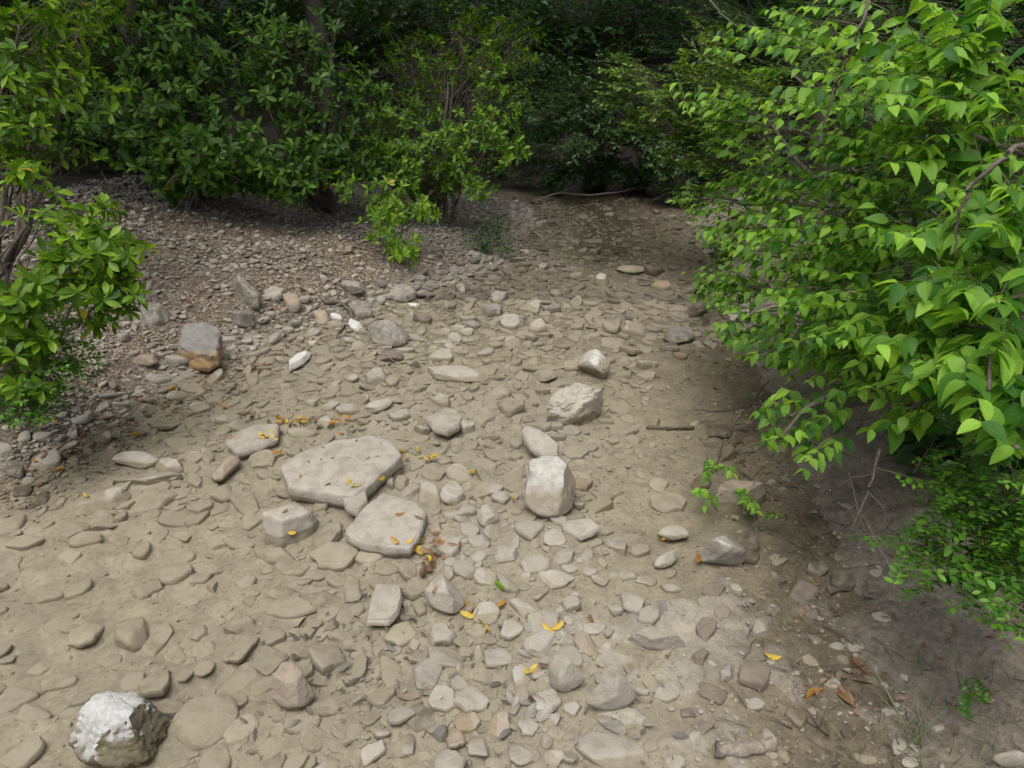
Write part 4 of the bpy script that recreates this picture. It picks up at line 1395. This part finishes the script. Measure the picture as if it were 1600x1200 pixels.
make_plant('dark_bush', 'small dark scrubby bush on the gravel bar', 'shrub', (-.2, 6.1, 0), [B(770, 355, 6.2, .18, 40), B(750, 385, 6.0, .13, 24), B(790, 385, 6.0, .1, 16)],
           T_BOX, M_DARKL, .03, 'alternate', .006, 9, 0, seed=22, twl=(.06, .16))
# --- across the creek
make_plant('yellow_green_shrub', 'yellow-green fine-leaved shrub arching over the far creek', 'shrub', (2.35, 6.0, 0), [
    B(980, 115, 5.6, .24, 46), B(950, 150, 5.8, .16, 24), B(1000, 185, 5.7, .2, 36), B(1070, 190, 5.4, .24, 50), B(1080, 60, 5.6, .3, 50), B(1060, 240, 5.5, .2, 36), B(1080, 310, 5.2, .14, 24), B(1040, 110, 5.4, .28, 60), B(1110, 120, 5.2, .32, 70), B(1170, 150, 5.0, .32, 70), B(1030, 160, 5.3, .2, 36), B(1130, 200, 5.0, .26, 50), B(1180, 240, 4.9, .26, 50), B(1110, 260, 5.2, .12, 20), B(1200, 330, 4.8, .26, 50), B(1120, 400, 4.7, .16, 24), B(1100, 455, 4.6, .10, 12)],
    T_BOX, M_YELG, .055, 'alternate', .016, 11, 300, seed=23, twl=(.12, .3), droop=.1, dark=1.6, gap=-.3)
make_plant('brown_green_shrub', 'dull brown-green shrub drooping over the dark far pool', 'shrub', (1.2, 10.6, 0), [
    B(860, 180, 8.4, .4, 80), B(930, 200, 8.6, .45, 90), B(1000, 215, 8.4, .4, 80), B(1050, 250, 8.0, .3, 60), B(900, 235, 8.2, .28, 50), B(840, 110, 9.0, .5, 90), B(960, 110, 9.0, .5, 90), B(1040, 180, 8.6, .4, 60), B(860, 285, 9.0, .22, 40), B(930, 285, 9.3, .22, 40), B(1000, 285, 9.2, .22, 40), B(1070, 225, 8.4, .4, 70), B(1000, 150, 8.4, .5, 80), B(900, 150, 8.6, .5, 80), B(880, 265, 8.9, .28, 50), B(960, 262, 9.0, .3, 60), B(1030, 270, 8.8, .3, 60), B(820, 250, 9.2, .4, 70), B(1060, 300, 8.2, .2, 30)],
    T_FAR, M_DARKL, .075, 'alternate', .025, 9, 0, seed=24, twl=(.2, .4))
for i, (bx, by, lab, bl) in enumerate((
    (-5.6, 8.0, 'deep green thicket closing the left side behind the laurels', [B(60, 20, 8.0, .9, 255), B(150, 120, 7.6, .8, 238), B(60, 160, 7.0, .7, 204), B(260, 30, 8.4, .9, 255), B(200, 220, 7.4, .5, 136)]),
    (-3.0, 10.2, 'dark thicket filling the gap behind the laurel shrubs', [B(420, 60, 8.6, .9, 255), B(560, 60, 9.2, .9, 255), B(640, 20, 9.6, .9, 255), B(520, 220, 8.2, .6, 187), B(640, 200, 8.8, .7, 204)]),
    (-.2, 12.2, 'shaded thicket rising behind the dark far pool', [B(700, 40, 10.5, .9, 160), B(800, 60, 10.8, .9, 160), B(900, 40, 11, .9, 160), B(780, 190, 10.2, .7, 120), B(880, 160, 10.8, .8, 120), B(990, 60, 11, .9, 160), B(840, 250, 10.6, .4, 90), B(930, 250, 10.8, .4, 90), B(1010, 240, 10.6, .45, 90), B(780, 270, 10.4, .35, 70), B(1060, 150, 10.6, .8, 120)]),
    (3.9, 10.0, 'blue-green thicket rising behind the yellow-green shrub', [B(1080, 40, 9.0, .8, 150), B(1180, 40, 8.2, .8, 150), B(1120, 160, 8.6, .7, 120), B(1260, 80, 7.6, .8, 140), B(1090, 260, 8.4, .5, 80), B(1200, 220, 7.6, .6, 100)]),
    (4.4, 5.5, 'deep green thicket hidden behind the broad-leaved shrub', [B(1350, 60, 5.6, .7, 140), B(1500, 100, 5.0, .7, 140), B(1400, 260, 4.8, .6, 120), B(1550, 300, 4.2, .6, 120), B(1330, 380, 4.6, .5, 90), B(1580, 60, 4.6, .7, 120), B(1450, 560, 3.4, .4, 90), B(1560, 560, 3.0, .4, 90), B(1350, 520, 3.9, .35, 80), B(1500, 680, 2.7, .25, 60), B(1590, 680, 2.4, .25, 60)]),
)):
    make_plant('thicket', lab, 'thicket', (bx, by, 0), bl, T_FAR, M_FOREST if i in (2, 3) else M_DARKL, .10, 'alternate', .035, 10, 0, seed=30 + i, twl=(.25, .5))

# --- taller unseen trees added behind: their crowns close the sky to darken the back
def make_shade_tree(name, label, base, hgt, cr, cz, nleaf, seed, size=.17):
    g = np.random.default_rng(seed)
    base = np.array([base[0], base[1], float(H(np.array([base[0]]), np.array([base[1]]))[0]) - .05])
    root = empty(name, base)
    tag(root, label, 'tree', None)
    top = base + np.array([g.normal() * .3, g.normal() * .3, hgt])
    path = bez(base, top, g.normal(size=3) * np.array([.2, .2, 0]), 10, g, .01)
    tubes('trunk', path, np.linspace(.13, .02, 10)[None], M_BARK, root, base, 6)
    nb = 26
    st = path[0][g.integers(4, 10, nb)]
    d = norm(g.normal(size=(nb, 3)) * np.array([1, 1, .5]) + np.array([0, 0, .15]))
    en = st + d * g.uniform(.5, 1.0, (nb, 1)) * cr
    tubes('limbs', bez(st, en, np.tile([[0, 0, .15]], (nb, 1)), 6, g, .02), np.tile(np.linspace(.035, .008, 6), (nb, 1)), M_BARK, root, base, 4)['kind'] = 'stuff'
    cc = np.concatenate([en, (st + en) / 2])
    w = g.integers(0, len(cc), nleaf)
    P = cc[w] + norm(g.normal(size=(nleaf, 3))) * (g.random((nleaf, 1)) ** .5) * .55 * np.array([1, 1, .6])
    P[:, 2] = np.maximum(P[:, 2], base[2] + cz)
    D = norm(g.normal(size=(nleaf, 3)) * np.array([1, 1, .4]) + np.array([0, 0, -.3]))
    N = norm(g.normal(size=(nleaf, 3)) * .6 + np.array([0, 0, 1]))
    o = leaf_mass('crown', T_FAR, P, D, N, size * g.uniform(.6, 1.1, nleaf), g.random(nleaf), M_FOREST, root, base)
    o['kind'] = 'stuff'


for i, (x, y, h, cr, lab) in enumerate((
    (-6.0, 6.6, 6.5, 2.6, 'broad-leaved tree added unseen for shade above the far left shrub'),
    (-3.5, 7.2, 6.6, 2.8, 'leafy tree added unseen for shade behind the two dark laurel shrubs'),
    (-1.9, 8.5, 6.6, 2.9, 'leafy tree added unseen for shade behind the mid green bushy shrub'),
    (3.0, 11.6, 7.0, 3.2, 'leafy tree added unseen for shade above the thicket behind the far pool'),
    (4.0, 9.6, 7.0, 2.8, 'leafy tree added unseen for shade above the yellow-green shrub'),
    (5.6, 6.0, 6.5, 2.2, 'leafy tree added unseen for shade behind the broad-leaved shrub'),
    (-7.0, 9.5, 8.0, 3.0, 'tall tree added unseen for shade at the back of the left thicket'),
    (7.0, 9.0, 8.0, 3.0, 'tall tree added unseen for shade at the back of the right thicket'),
)):
    make_shade_tree('tree', lab, (x, y), h, cr, 2.3, 14000, 60 + i)


def build_wood():
    """the wooded slope closing the valley: one mass of leaves"""
    g = np.random.default_rng(77)
    n = 110000
    ang = g.uniform(R(-62), R(62), n)
    r = g.uniform(10.5, 15.5, n)
    x, y = r * np.sin(ang), r * np.cos(ang)
    y = y + 1.0
    gz = H0(x, y)
    clump = n2(x, y, 1.1, 91)
    z = gz + g.random(n) * (3.2 + 1.2 * clump)
    keep = (vnoise(np.stack([x / .55, y / .55, z / .45], 1), 92) > -.12) & ((y > 11.4) | (np.abs(x) > 4.8))
    P = np.stack([x, y, z], 1)[keep]
    m = len(P)
    D = norm(g.normal(size=(m, 3)) * np.array([1, 1, .4]) + np.array([0, -.4, -.35]))
    N = norm(g.normal(size=(m, 3)) * .6 + np.array([0, -.3, 1]))
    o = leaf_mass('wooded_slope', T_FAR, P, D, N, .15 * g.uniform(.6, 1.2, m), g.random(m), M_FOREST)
    tag(o, 'dark green wood on the slope closing the valley', None, None, 'stuff')


build_wood()

# ------------------------------------------------------------------ sticks, twigs, roots
def stick(name, label, cat, pix, r0, r1, mat, lift=.01, seed=0, zs=None, group=None, sub=None, wob=.004):
    """pix: the line of the stick on the ground (or at height zs above it)"""
    pts = []
    for i, (qx, qy) in enumerate(pix):
        h = (zs[i] if zs else lift)
        p = ground_hit(qx, qy, h)
        p = np.array([p[0], p[1], float(H(p[:1], p[1:2])[0]) + h])
        pts.append(p)
    pts = np.array(pts)
    t = np.linspace(0, 1, len(pts))
    tt = np.linspace(0, 1, max(8, 4 * len(pts)))
    path = np.stack([np.interp(tt, t, pts[:, k]) for k in range(3)], 1)
    g = np.random.default_rng(seed)
    path[1:-1] = (path[:-2] + path[1:-1] * 2 + path[2:]) / 4
    path = path + g.normal(size=path.shape) * wob * .5
    base = path[0]
    rad = np.linspace(r0, r1, len(tt)) * (1 + .15 * g.normal(size=len(tt)))
    root = empty(name, base) if sub else None
    if root is None:
        o = tubes(name, path[None] - 0, rad[None], mat, None, base, 6)
        o.location = base
    else:
        o = root
        ms = tubes('main_stem', path[None], rad[None], mat, root, base, 6)
        for (f, ang, ln) in sub:
            k = int(f * (len(tt) - 2))
            d = norm(path[k + 1] - path[k])
            s = norm(np.cross(d, [0, 0, 1]))
            dd = norm(d * math.cos(ang) + s * math.sin(ang) + np.array([0, 0, .1]))
            q = bez(path[k], path[k] + dd * ln, np.array([[0, 0, .01]]), 6, g, .02)
            tubes('side_twig', q, np.linspace(r1, r1 * .4, 6)[None], mat, ms, base, 6)
    tag(o, label, cat, group)
    return o


stick('curved_root', 'curved dark root arching over the gravel bank', 'root', [(505, 476), (530, 470), (545, 482), (552, 500), (535, 515), (525, 535)], .016, .006, M_BARK, zs=[.005, .03, .04, .02, .01, .0], seed=1)
stick('bare_stick', 'long pale bare stick beside the far brown rock', 'stick', [(995, 432), (1030, 438), (1072, 443)], .008, .006, M_TWIG, .02, 2)
stick('bare_stick', 'straight brown stick lying half under water', 'stick', [(1008, 668), (1045, 670), (1084, 668)], .011, .007, M_BARK, .008, 3)
stick('rotten_log', 'short grey rotten log piece at the muddy edge', 'log', [(1116, 1178), (1160, 1177), (1206, 1170)], .018, .02, M_TWIG, .012, 4)
stick('bare_branch', 'dark bare branch reaching from the bank over the brown shallows', 'branch', [(1215, 625), (1170, 635), (1120, 642), (1085, 640)], .006, .002, M_DARKTWIG, seed=5, zs=[.18, .14, .1, .08], sub=[(.2, .6, .35), (.35, -.7, .3), (.55, .7, .2), (.7, -.5, .18)])
stick('bare_branch', 'dark bare branch dipping into the brown shallows', 'branch', [(1200, 600), (1165, 640), (1130, 690), (1118, 740)], .005, .002, M_DARKTWIG, seed=6, zs=[.2, .14, .08, .02], sub=[(.3, .8, .2), (.6, -.8, .15)])
stick('bare_branch', 'pale dead branch hanging down below the broad-leaved shrub', 'branch', [(1375, 700), (1362, 750), (1345, 800), (1320, 850)], .005, .002, M_TWIG, seed=7, zs=[.35, .28, .18, .06], sub=[(.3, .9, .12), (.5, -.9, .12)])
stick('bare_branch', 'thin pale dead twig leaning on the dark mud', 'branch', [(1325, 740), (1340, 790), (1352, 830)], .003, .0015, M_TWIG, seed=8, zs=[.2, .12, .05], sub=[(.5, .8, .08)])
stick('bare_branch', 'dead twig slanting across the dark stones below the box bush', 'branch', [(1350, 800), (1370, 860), (1405, 915)], .004, .002, M_TWIG, seed=9, zs=[.1, .06, .03], sub=[(.4, .9, .1)])
stick('white_twig', 'thin white twig beside the pitted rock', 'twig', [(930, 592), (945, 599), (961, 609)], .003, .002, M_TWIG, .04, 10)
stick('dry_twig', 'dry twig lying over the dark olive stone', 'twig', [(597, 545), (610, 560), (624, 572)], .003, .002, M_TWIG, .06, 11)
stick('dead_root', 'long dead root along the far bank', 'root', [(830, 318), (870, 300), (920, 305), (975, 300), (1015, 285), (1040, 275)], .012, .007, M_BARK, zs=[.02, .12, .1, .08, .12, .16], seed=12)
stick('dead_root', 'forked dead stick at the edge of the far pool', 'root', [(840, 318), (870, 302), (900, 290)], .009, .005, M_BARK, zs=[.02, .1, .2], seed=13)
stick('hanging_twig', 'straight pale dead twig hanging in the dark laurel', 'twig', [(452, 190), (446, 140), (438, 90)], .005, .004, M_TWIG, seed=14, zs=[.3, .5, .75])
stick('thin_stick', 'thin brown stick curving over the silt beyond the pitted rock', 'stick', [(975, 575), (1000, 590), (1030, 592)], .004, .003, M_DARKTWIG, .015, 15)
for i, (pp, lab) in enumerate((([(1040, 1030), (1055, 1010), (1062, 1000)], 'short straw lying under the low elongated rock'), ([(1015, 1100), (1022, 1085)], 'short straw in brown silt beside the pyramid rock'), ([(1175, 985), (1180, 960), (1182, 945)], 'dry straw standing in the brown silt'))):
    stick('straw', lab, 'straw', pp, .0025, .0015, M_TWIG, .012, 20 + i)


def branch3(name, label, pts, r0, r1, mat, seed):
    g = np.random.default_rng(seed)
    pts = np.array([P3(*p) for p in pts])
    t = np.linspace(0, 1, len(pts))
    tt = np.linspace(0, 1, 28)
    path = np.stack([np.interp(tt, t, pts[:, k]) for k in range(3)], 1)
    for _ in range(3):
        path[1:-1] = (path[:-2] + path[1:-1] * 2 + path[2:]) / 4
    path += g.normal(size=path.shape) * .004
    o = tubes(name, path[None], np.linspace(r0, r1, 28)[None], mat, None, path[0], 6)
    o.location = path[0]
    tag(o, label, 'branch')


branch3('bent_branch', 'bent grey-brown branch among the large leaves', [(1700, 210, 1.45), (1600, 225, 1.45), (1560, 250, 1.45), (1515, 290, 1.48), (1500, 330, 1.5), (1490, 400, 1.55)], .008, .002, M_BARK, 1)
branch3('leaning_branch', 'thin dark branch slanting through the upper leaves', [(1370, -40, 2.1), (1340, 60, 2.1), (1300, 150, 2.15), (1280, 230, 2.2)], .006, .003, M_BARK, 2)
branch3('leaning_branch', 'thin bare branch slanting at the top of the far thicket', [(1090, -20, 6.5), (1130, 25, 6.4), (1158, 45, 6.3)], .012, .006, M_BARK, 3)

# ------------------------------------------------------------------ fallen leaves
def fallen(pixs, mat, size, label, group, seed, lift=.0, name='fallen_leaf'):
    g = np.random.default_rng(seed)
    dg = bpy.context.view_layer.depsgraph
    for (qx, qy) in pixs:
        d = FWD + np.array([1, 0, 0]) * ((qx - 800) / FPX) + UPV * ((600 - qy) / FPX)
        hit, loc, nor, _, ob, _ = scene.ray_cast(dg, Vector(CAMP), Vector(d).normalized())
        skip = 0
        while hit and ob.name.split('.')[0] in ('water', 'leaf', 'foliage', 'twigs', 'stem') and skip < 30:
            hit, loc, nor, _, ob, _ = scene.ray_cast(dg, loc + Vector(d).normalized() * .004, Vector(d).normalized())
            skip += 1
        if not hit:
            continue
        p = np.array(loc) + np.array(nor) * .004
        if p[2] < .004:
            p[2] = .004
        n = norm(np.array(nor) * .8 + np.array([0, 0, .6]) + g.normal(size=3) * .18)
        dd = g.normal(size=3)
        dd[2] = 0
        dd = norm(dd)
        s = size * g.uniform(.5, .95)
        o = place_leaves(None, T_FALL, (p - dd * s * .5)[None], dd[None], n[None], np.array([s]), g.random(1), mat, name)[0]
        tag(o, label, 'leaf', group)


bpy.context.view_layer.update()


def around(cx, cy, n, sx, sy, seed):
    g = np.random.default_rng(seed)
    return [(cx + g.normal() * sx, cy + g.normal() * sy) for _ in range(n)]


fallen([(454, 829)], M_YLEAF, .06, 'single clean yellow leaf lying on the blunt stone', None, 1)
fallen([(136, 778)], M_YLEAF, .05, 'single yellow leaf on the silt-coated stone near the left edge', None, 2)
fallen([(737, 743)], M_YLEAF, .055, 'single yellow leaf on silt right of the broad slab', None, 3)
fallen([(802, 784)], M_YLEAF, .05, 'single yellow leaf between the pebbles left of the white-faced rock', None, 4)
fallen([(545, 754), (556, 760), (595, 748)], M_YLEAF, .05, 'yellow leaf caught at the lower edge of the broad slab', 'leaves at the lower edge of the broad slab', 5)
fallen(around(650, 714, 9, 24, 5, 6), M_YLEAF, .045, 'yellow leaf strewn right of the broad slab', 'leaves right of the broad slab', 6)
fallen(around(474, 660, 13, 20, 4, 7), M_YLEAF, .045, 'yellow leaf in the drift above the broad slab', 'yellow leaves above the broad slab', 7)
fallen(around(476, 662, 14, 24, 5, 8), M_BLEAF, .045, 'brown leaf in the drift above the broad slab', 'brown leaves above the broad slab', 8)
fallen(around(533, 663, 9, 8, 6, 9), M_OLEAF, .045, 'orange leaf in the small heap above the broad slab', 'orange leaves above the broad slab', 9)
fallen(around(420, 683, 9, 12, 5, 10), M_YLEAF, .045, 'yellow leaf along the leaf-edged flat stone', 'yellow leaves on the leaf-edged flat stone', 10)
fallen(around(385, 655, 5, 16, 4, 11), M_BLEAF, .045, 'brown leaf along the leaf-edged flat stone', 'brown leaves by the leaf-edged flat stone', 11)
fallen([(362, 684), (440, 712), (432, 715)], M_OLEAF, .05, 'orange leaf near the left tip of the broad slab', 'orange leaves at the left of the broad slab', 12)
fallen([(660, 850), (650, 856), (672, 880), (655, 868), (640, 846)], M_YLEAF, .05, 'yellow leaf in the heap below the smaller angular slab', 'yellow leaves below the smaller slab', 13)
fallen(around(675, 868, 22, 13, 20, 14), M_BLEAF, .055, 'dark brown leaf in the heap below the smaller angular slab', 'brown leaves below the smaller slab', 14)
fallen([(617, 846), (690, 845), (679, 876), (625, 804)], M_OLEAF, .06, 'orange leaf around the smaller angular slab', 'orange leaves by the smaller slab', 15)
fallen([(738, 958), (732, 963), (745, 960), (762, 983), (755, 981)], M_YLEAF, .06, 'yellow leaf by the pale wedge stone', 'yellow leaves by the pale wedge', 16)
fallen([(785, 950), (729, 945)], M_OLEAF, .055, 'orange leaf by the pale wedge stone', 'orange leaves by the pale wedge', 17)
fallen([(783, 915)], M_LAURELB, .06, 'green fallen leaf on silt above the orange leaf', None, 18)
fallen([(857, 982), (872, 979), (878, 975)], M_YLEAF, .06, 'yellow leaf on the stones above the fat rounded stone', 'yellow leaves above the fat rounded stone', 19)
fallen([(832, 1048), (822, 1050)], M_YLEAF, .065, 'yellow leaf left of the fat rounded stone', 'yellow leaves left of the fat rounded stone', 20)
fallen([(850, 1038), (924, 970), (833, 1094)], M_BLEAF, .05, 'red-brown leaf near the fat rounded stone', 'brown leaves near the fat rounded stone', 21)
fallen(around(822, 1106, 7, 14, 8, 22), M_GLEAF, .075, 'grey decayed leaf left of the pyramid rock', 'grey leaves left of the pyramid rock', 22)
fallen([(1078, 839), (1035, 855)], M_OLEAF, .04, 'orange leaf beside the rounded smooth tan stone', 'orange leaves in brown silt', 23)
fallen([(1090, 884)], M_OLEAF, .055, 'single orange leaf left of the white-tipped rock', None, 24)
fallen([(1206, 1027)], M_YLEAF, .055, 'single bright yellow leaf on bare brown mud', None, 25)
fallen([(1269, 1086)], M_OLEAF, .085, 'large ochre leaf lying on the mud near the grass', None, 26)
fallen([(1272, 912)], M_OLEAF, .06, 'orange leaf between dark stones on the right mud', None, 27)
fallen([(1345, 1062), (1340, 1045), (1350, 1035), (1310, 1080), (1318, 1090)], M_BLEAF, .085, 'dark curled brown leaf on the right mud', 'dark leaves on the right mud', 28)
fallen([(1325, 1050), (1310, 1058)], M_GLEAF, .045, 'pale scrap of leaf on the right mud', 'pale leaf scraps on the mud', 29)
fallen([(905, 588), (910, 585), (900, 584)], M_OLEAF, .05, 'orange leaf lodged between the pitted rock and the grey rock', 'orange leaves by the pitted rock', 30)
fallen([(88, 660), (54, 720), (95, 738)], M_OLEAF, .06, 'orange leaf on the dark soil below the low bush', 'orange leaves below the low bush', 31)
fallen(around(70, 700, 9, 30, 18, 32), M_BLEAF, .07, 'brown leaf on the dark soil below the low bush', 'brown leaves below the low bush', 32)
fallen([(245, 695), (188, 683), (213, 688)], M_YLEAF, .045, 'yellow leaf on bare silt left of the leaf-edged stone', 'yellow leaves on bare silt', 33)
fallen([(268, 608), (300, 467), (295, 487), (320, 350), (390, 340), (218, 668), (350, 640)], M_OLEAF, .055, 'rusty leaf lying on the gravel bank', 'rusty leaves on the gravel bank', 34)
fallen([(407, 518), (405, 514), (425, 495), (230, 530), (240, 535), (410, 430)], M_BLEAF, .07, 'brown curled leaf on the gravel bank', 'brown leaves on the gravel bank', 35)
fallen([(470, 705), (482, 722), (502, 718), (520, 716), (575, 716), (557, 690), (512, 757), (470, 745)], M_BLEAF, .03, 'tiny brown leaf speck on the broad slab', 'leaf specks on the broad slab', 36)
fallen([(430, 790), (445, 800), (505, 700), (815, 780), (930, 767)], M_BLEAF, .03, 'tiny brown leaf on a bare stone top', 'tiny leaves on stones', 37)


def litter():
    """fine leaf litter and bark crumbs over the bank"""
    g = np.random.default_rng(44)
    n = 13000
    y = 2.3 + 7 * g.random(n) ** 1.1
    xb = np.interp(y, *LB)
    x = xb + .25 - g.random(n) ** 1.2 * 4.0
    k = n // 3
    y[:k] = 1.1 + 3.0 * g.random(k)
    x[:k] = np.interp(y[:k], *RB) - .35 + 1.7 * g.random(k) ** .7
    keep = n2(x, y, .5, 55) + g.normal(size=n) * .35 > .05
    x, y = x[keep], y[keep]
    n = len(x)
    P = np.stack([x, y, H(x, y) + .005 + .014 * g.random(n)], 1)
    D = norm(g.normal(size=(n, 3)) * np.array([1, 1, .25]))
    N = norm(g.normal(size=(n, 3)) * .3 + np.array([0, 0, 1]))
    S = .010 + .032 * g.random(n) ** 2.5 + .030 * (x < 0) * g.random(n) ** 2
    o = leaf_mass('leaf_litter', T_FAR, P, D, N, S, g.random(n), M_BLEAF)
    tag(o, 'fine brown leaf litter scattered over the banks', None, None, 'stuff')


litter()


def grass(name, label, px, py, n, hgt, seed, spread=.05):
    g = np.random.default_rng(seed)
    c = ground_hit(px, py)
    P = np.stack([c[0] + g.normal(size=n) * spread, c[1] + g.normal(size=n) * spread, np.zeros(n)], 1)
    P[:, 2] = H(P[:, 0], P[:, 1]) - .005
    base = np.array([c[0], c[1], float(H(c[:1], c[1:2])[0])])
    D = norm(g.normal(size=(n, 3)) * np.array([.45, .45, .1]) + np.array([0, 0, 1]))
    N = norm(g.normal(size=(n, 3)) * np.array([1, 1, .1]))
    root = empty(name, base)
    tag(root, label, 'grass')
    place_leaves(root, T_GRASS, P, D, N, hgt * g.uniform(.5, 1.1, n), g.random(n), M_GRASS, 'blade')


grass('grass_tuft', 'pale grey-green grass tuft standing in the right mud', 1425, 1160, 14, .20, 1, .02)
grass('grass_tuft', 'thin sprawling grass tuft near the box bush', 1455, 1050, 14, .16, 2, .05)
grass('grass_tuft', 'sparse green grass at the muddy edge beside the seedling', 1490, 1180, 26, .14, 3, .10)
grass('grass_tuft', 'single bleached grass stalks on the mud near dark stones', 1245, 985, 5, .16, 4, .03)
grass('grass_tuft', 'few thin grass blades at the bottom of the mud', 1370, 1190, 10, .14, 5, .06)

# ------------------------------------------------------------------ grey decayed leaf flakes lodged between the near stones
def flakes():
    g = np.random.default_rng(88)
    c = np.array([ground_hit(*q)[:2] for q in ((555, 1000), (560, 1040), (470, 1000), (600, 1090), (700, 1010), (540, 1100), (800, 1100), (430, 1130), (760, 990), (655, 960), (1000, 1115), (620, 970))])
    n = 220
    k = g.integers(0, len(c), n)
    xy = c[k] + g.normal(size=(n, 2)) * .09
    P = np.stack([xy[:, 0], xy[:, 1], H(xy[:, 0], xy[:, 1]) + .004 + .02 * g.random(n)], 1)
    D = norm(g.normal(size=(n, 3)) * np.array([1, 1, .25]))
    N = norm(g.normal(size=(n, 3)) * .5 + np.array([0, 0, 1]))
    o = leaf_mass('decayed_leaves', leaf_template(3, .36, pell, -.2, .3), P, D, N, .014 + .04 * g.random(n) ** 1.5, g.random(n), M_FLAKE)
    tag(o, 'grey decayed leaf flakes lodged between the near creek stones', None, None, 'stuff')


M_FLAKE = mat_leaf('decayed_grey_leaf', (.10, .095, .085), (.20, .185, .16), oldp=.0, trans=.05, vein=.3, tc=1.0)
flakes()

# ------------------------------------------------------------------ straw and twig scraps on the banks
def scraps():
    g = np.random.default_rng(91)
    n = 700
    y = 1.1 + 2.2 * g.random(n)
    x = np.interp(y, *RB) - .35 + .9 * g.random(n)
    k = n // 2
    y[:k] = 2.6 + 4.2 * g.random(k)
    x[:k] = np.interp(y[:k], *LB) + .1 - 2.5 * g.random(k)
    a = np.stack([x, y, H(x, y) + .006 + .006 * g.random(n)], 1)
    th = g.random(n) * 6.28
    L = .02 + .10 * g.random(n) ** 2
    b = a + np.stack([np.cos(th) * L, np.sin(th) * L, np.zeros(n)], 1)
    b[:, 2] = H(b[:, 0], b[:, 1]) + .006 + .012 * g.random(n)
    p = bez(a, b, g.normal(size=(n, 3)) * .004, 4, g, .03)
    o = tubes('twig_scraps', p, np.tile(np.linspace(.0022, .0012, 4), (n, 1)) * g.uniform(.5, 1.3, (n, 1)), M_SCRAP, None, (0, 0, 0), 3)
    tag(o, 'straw and twig scraps littering the muddy banks', None, None, 'stuff')


M_SCRAP = mat_plain('weathered_scrap', (.05, .04, .03), (.24, .20, .15), 9)
scraps()
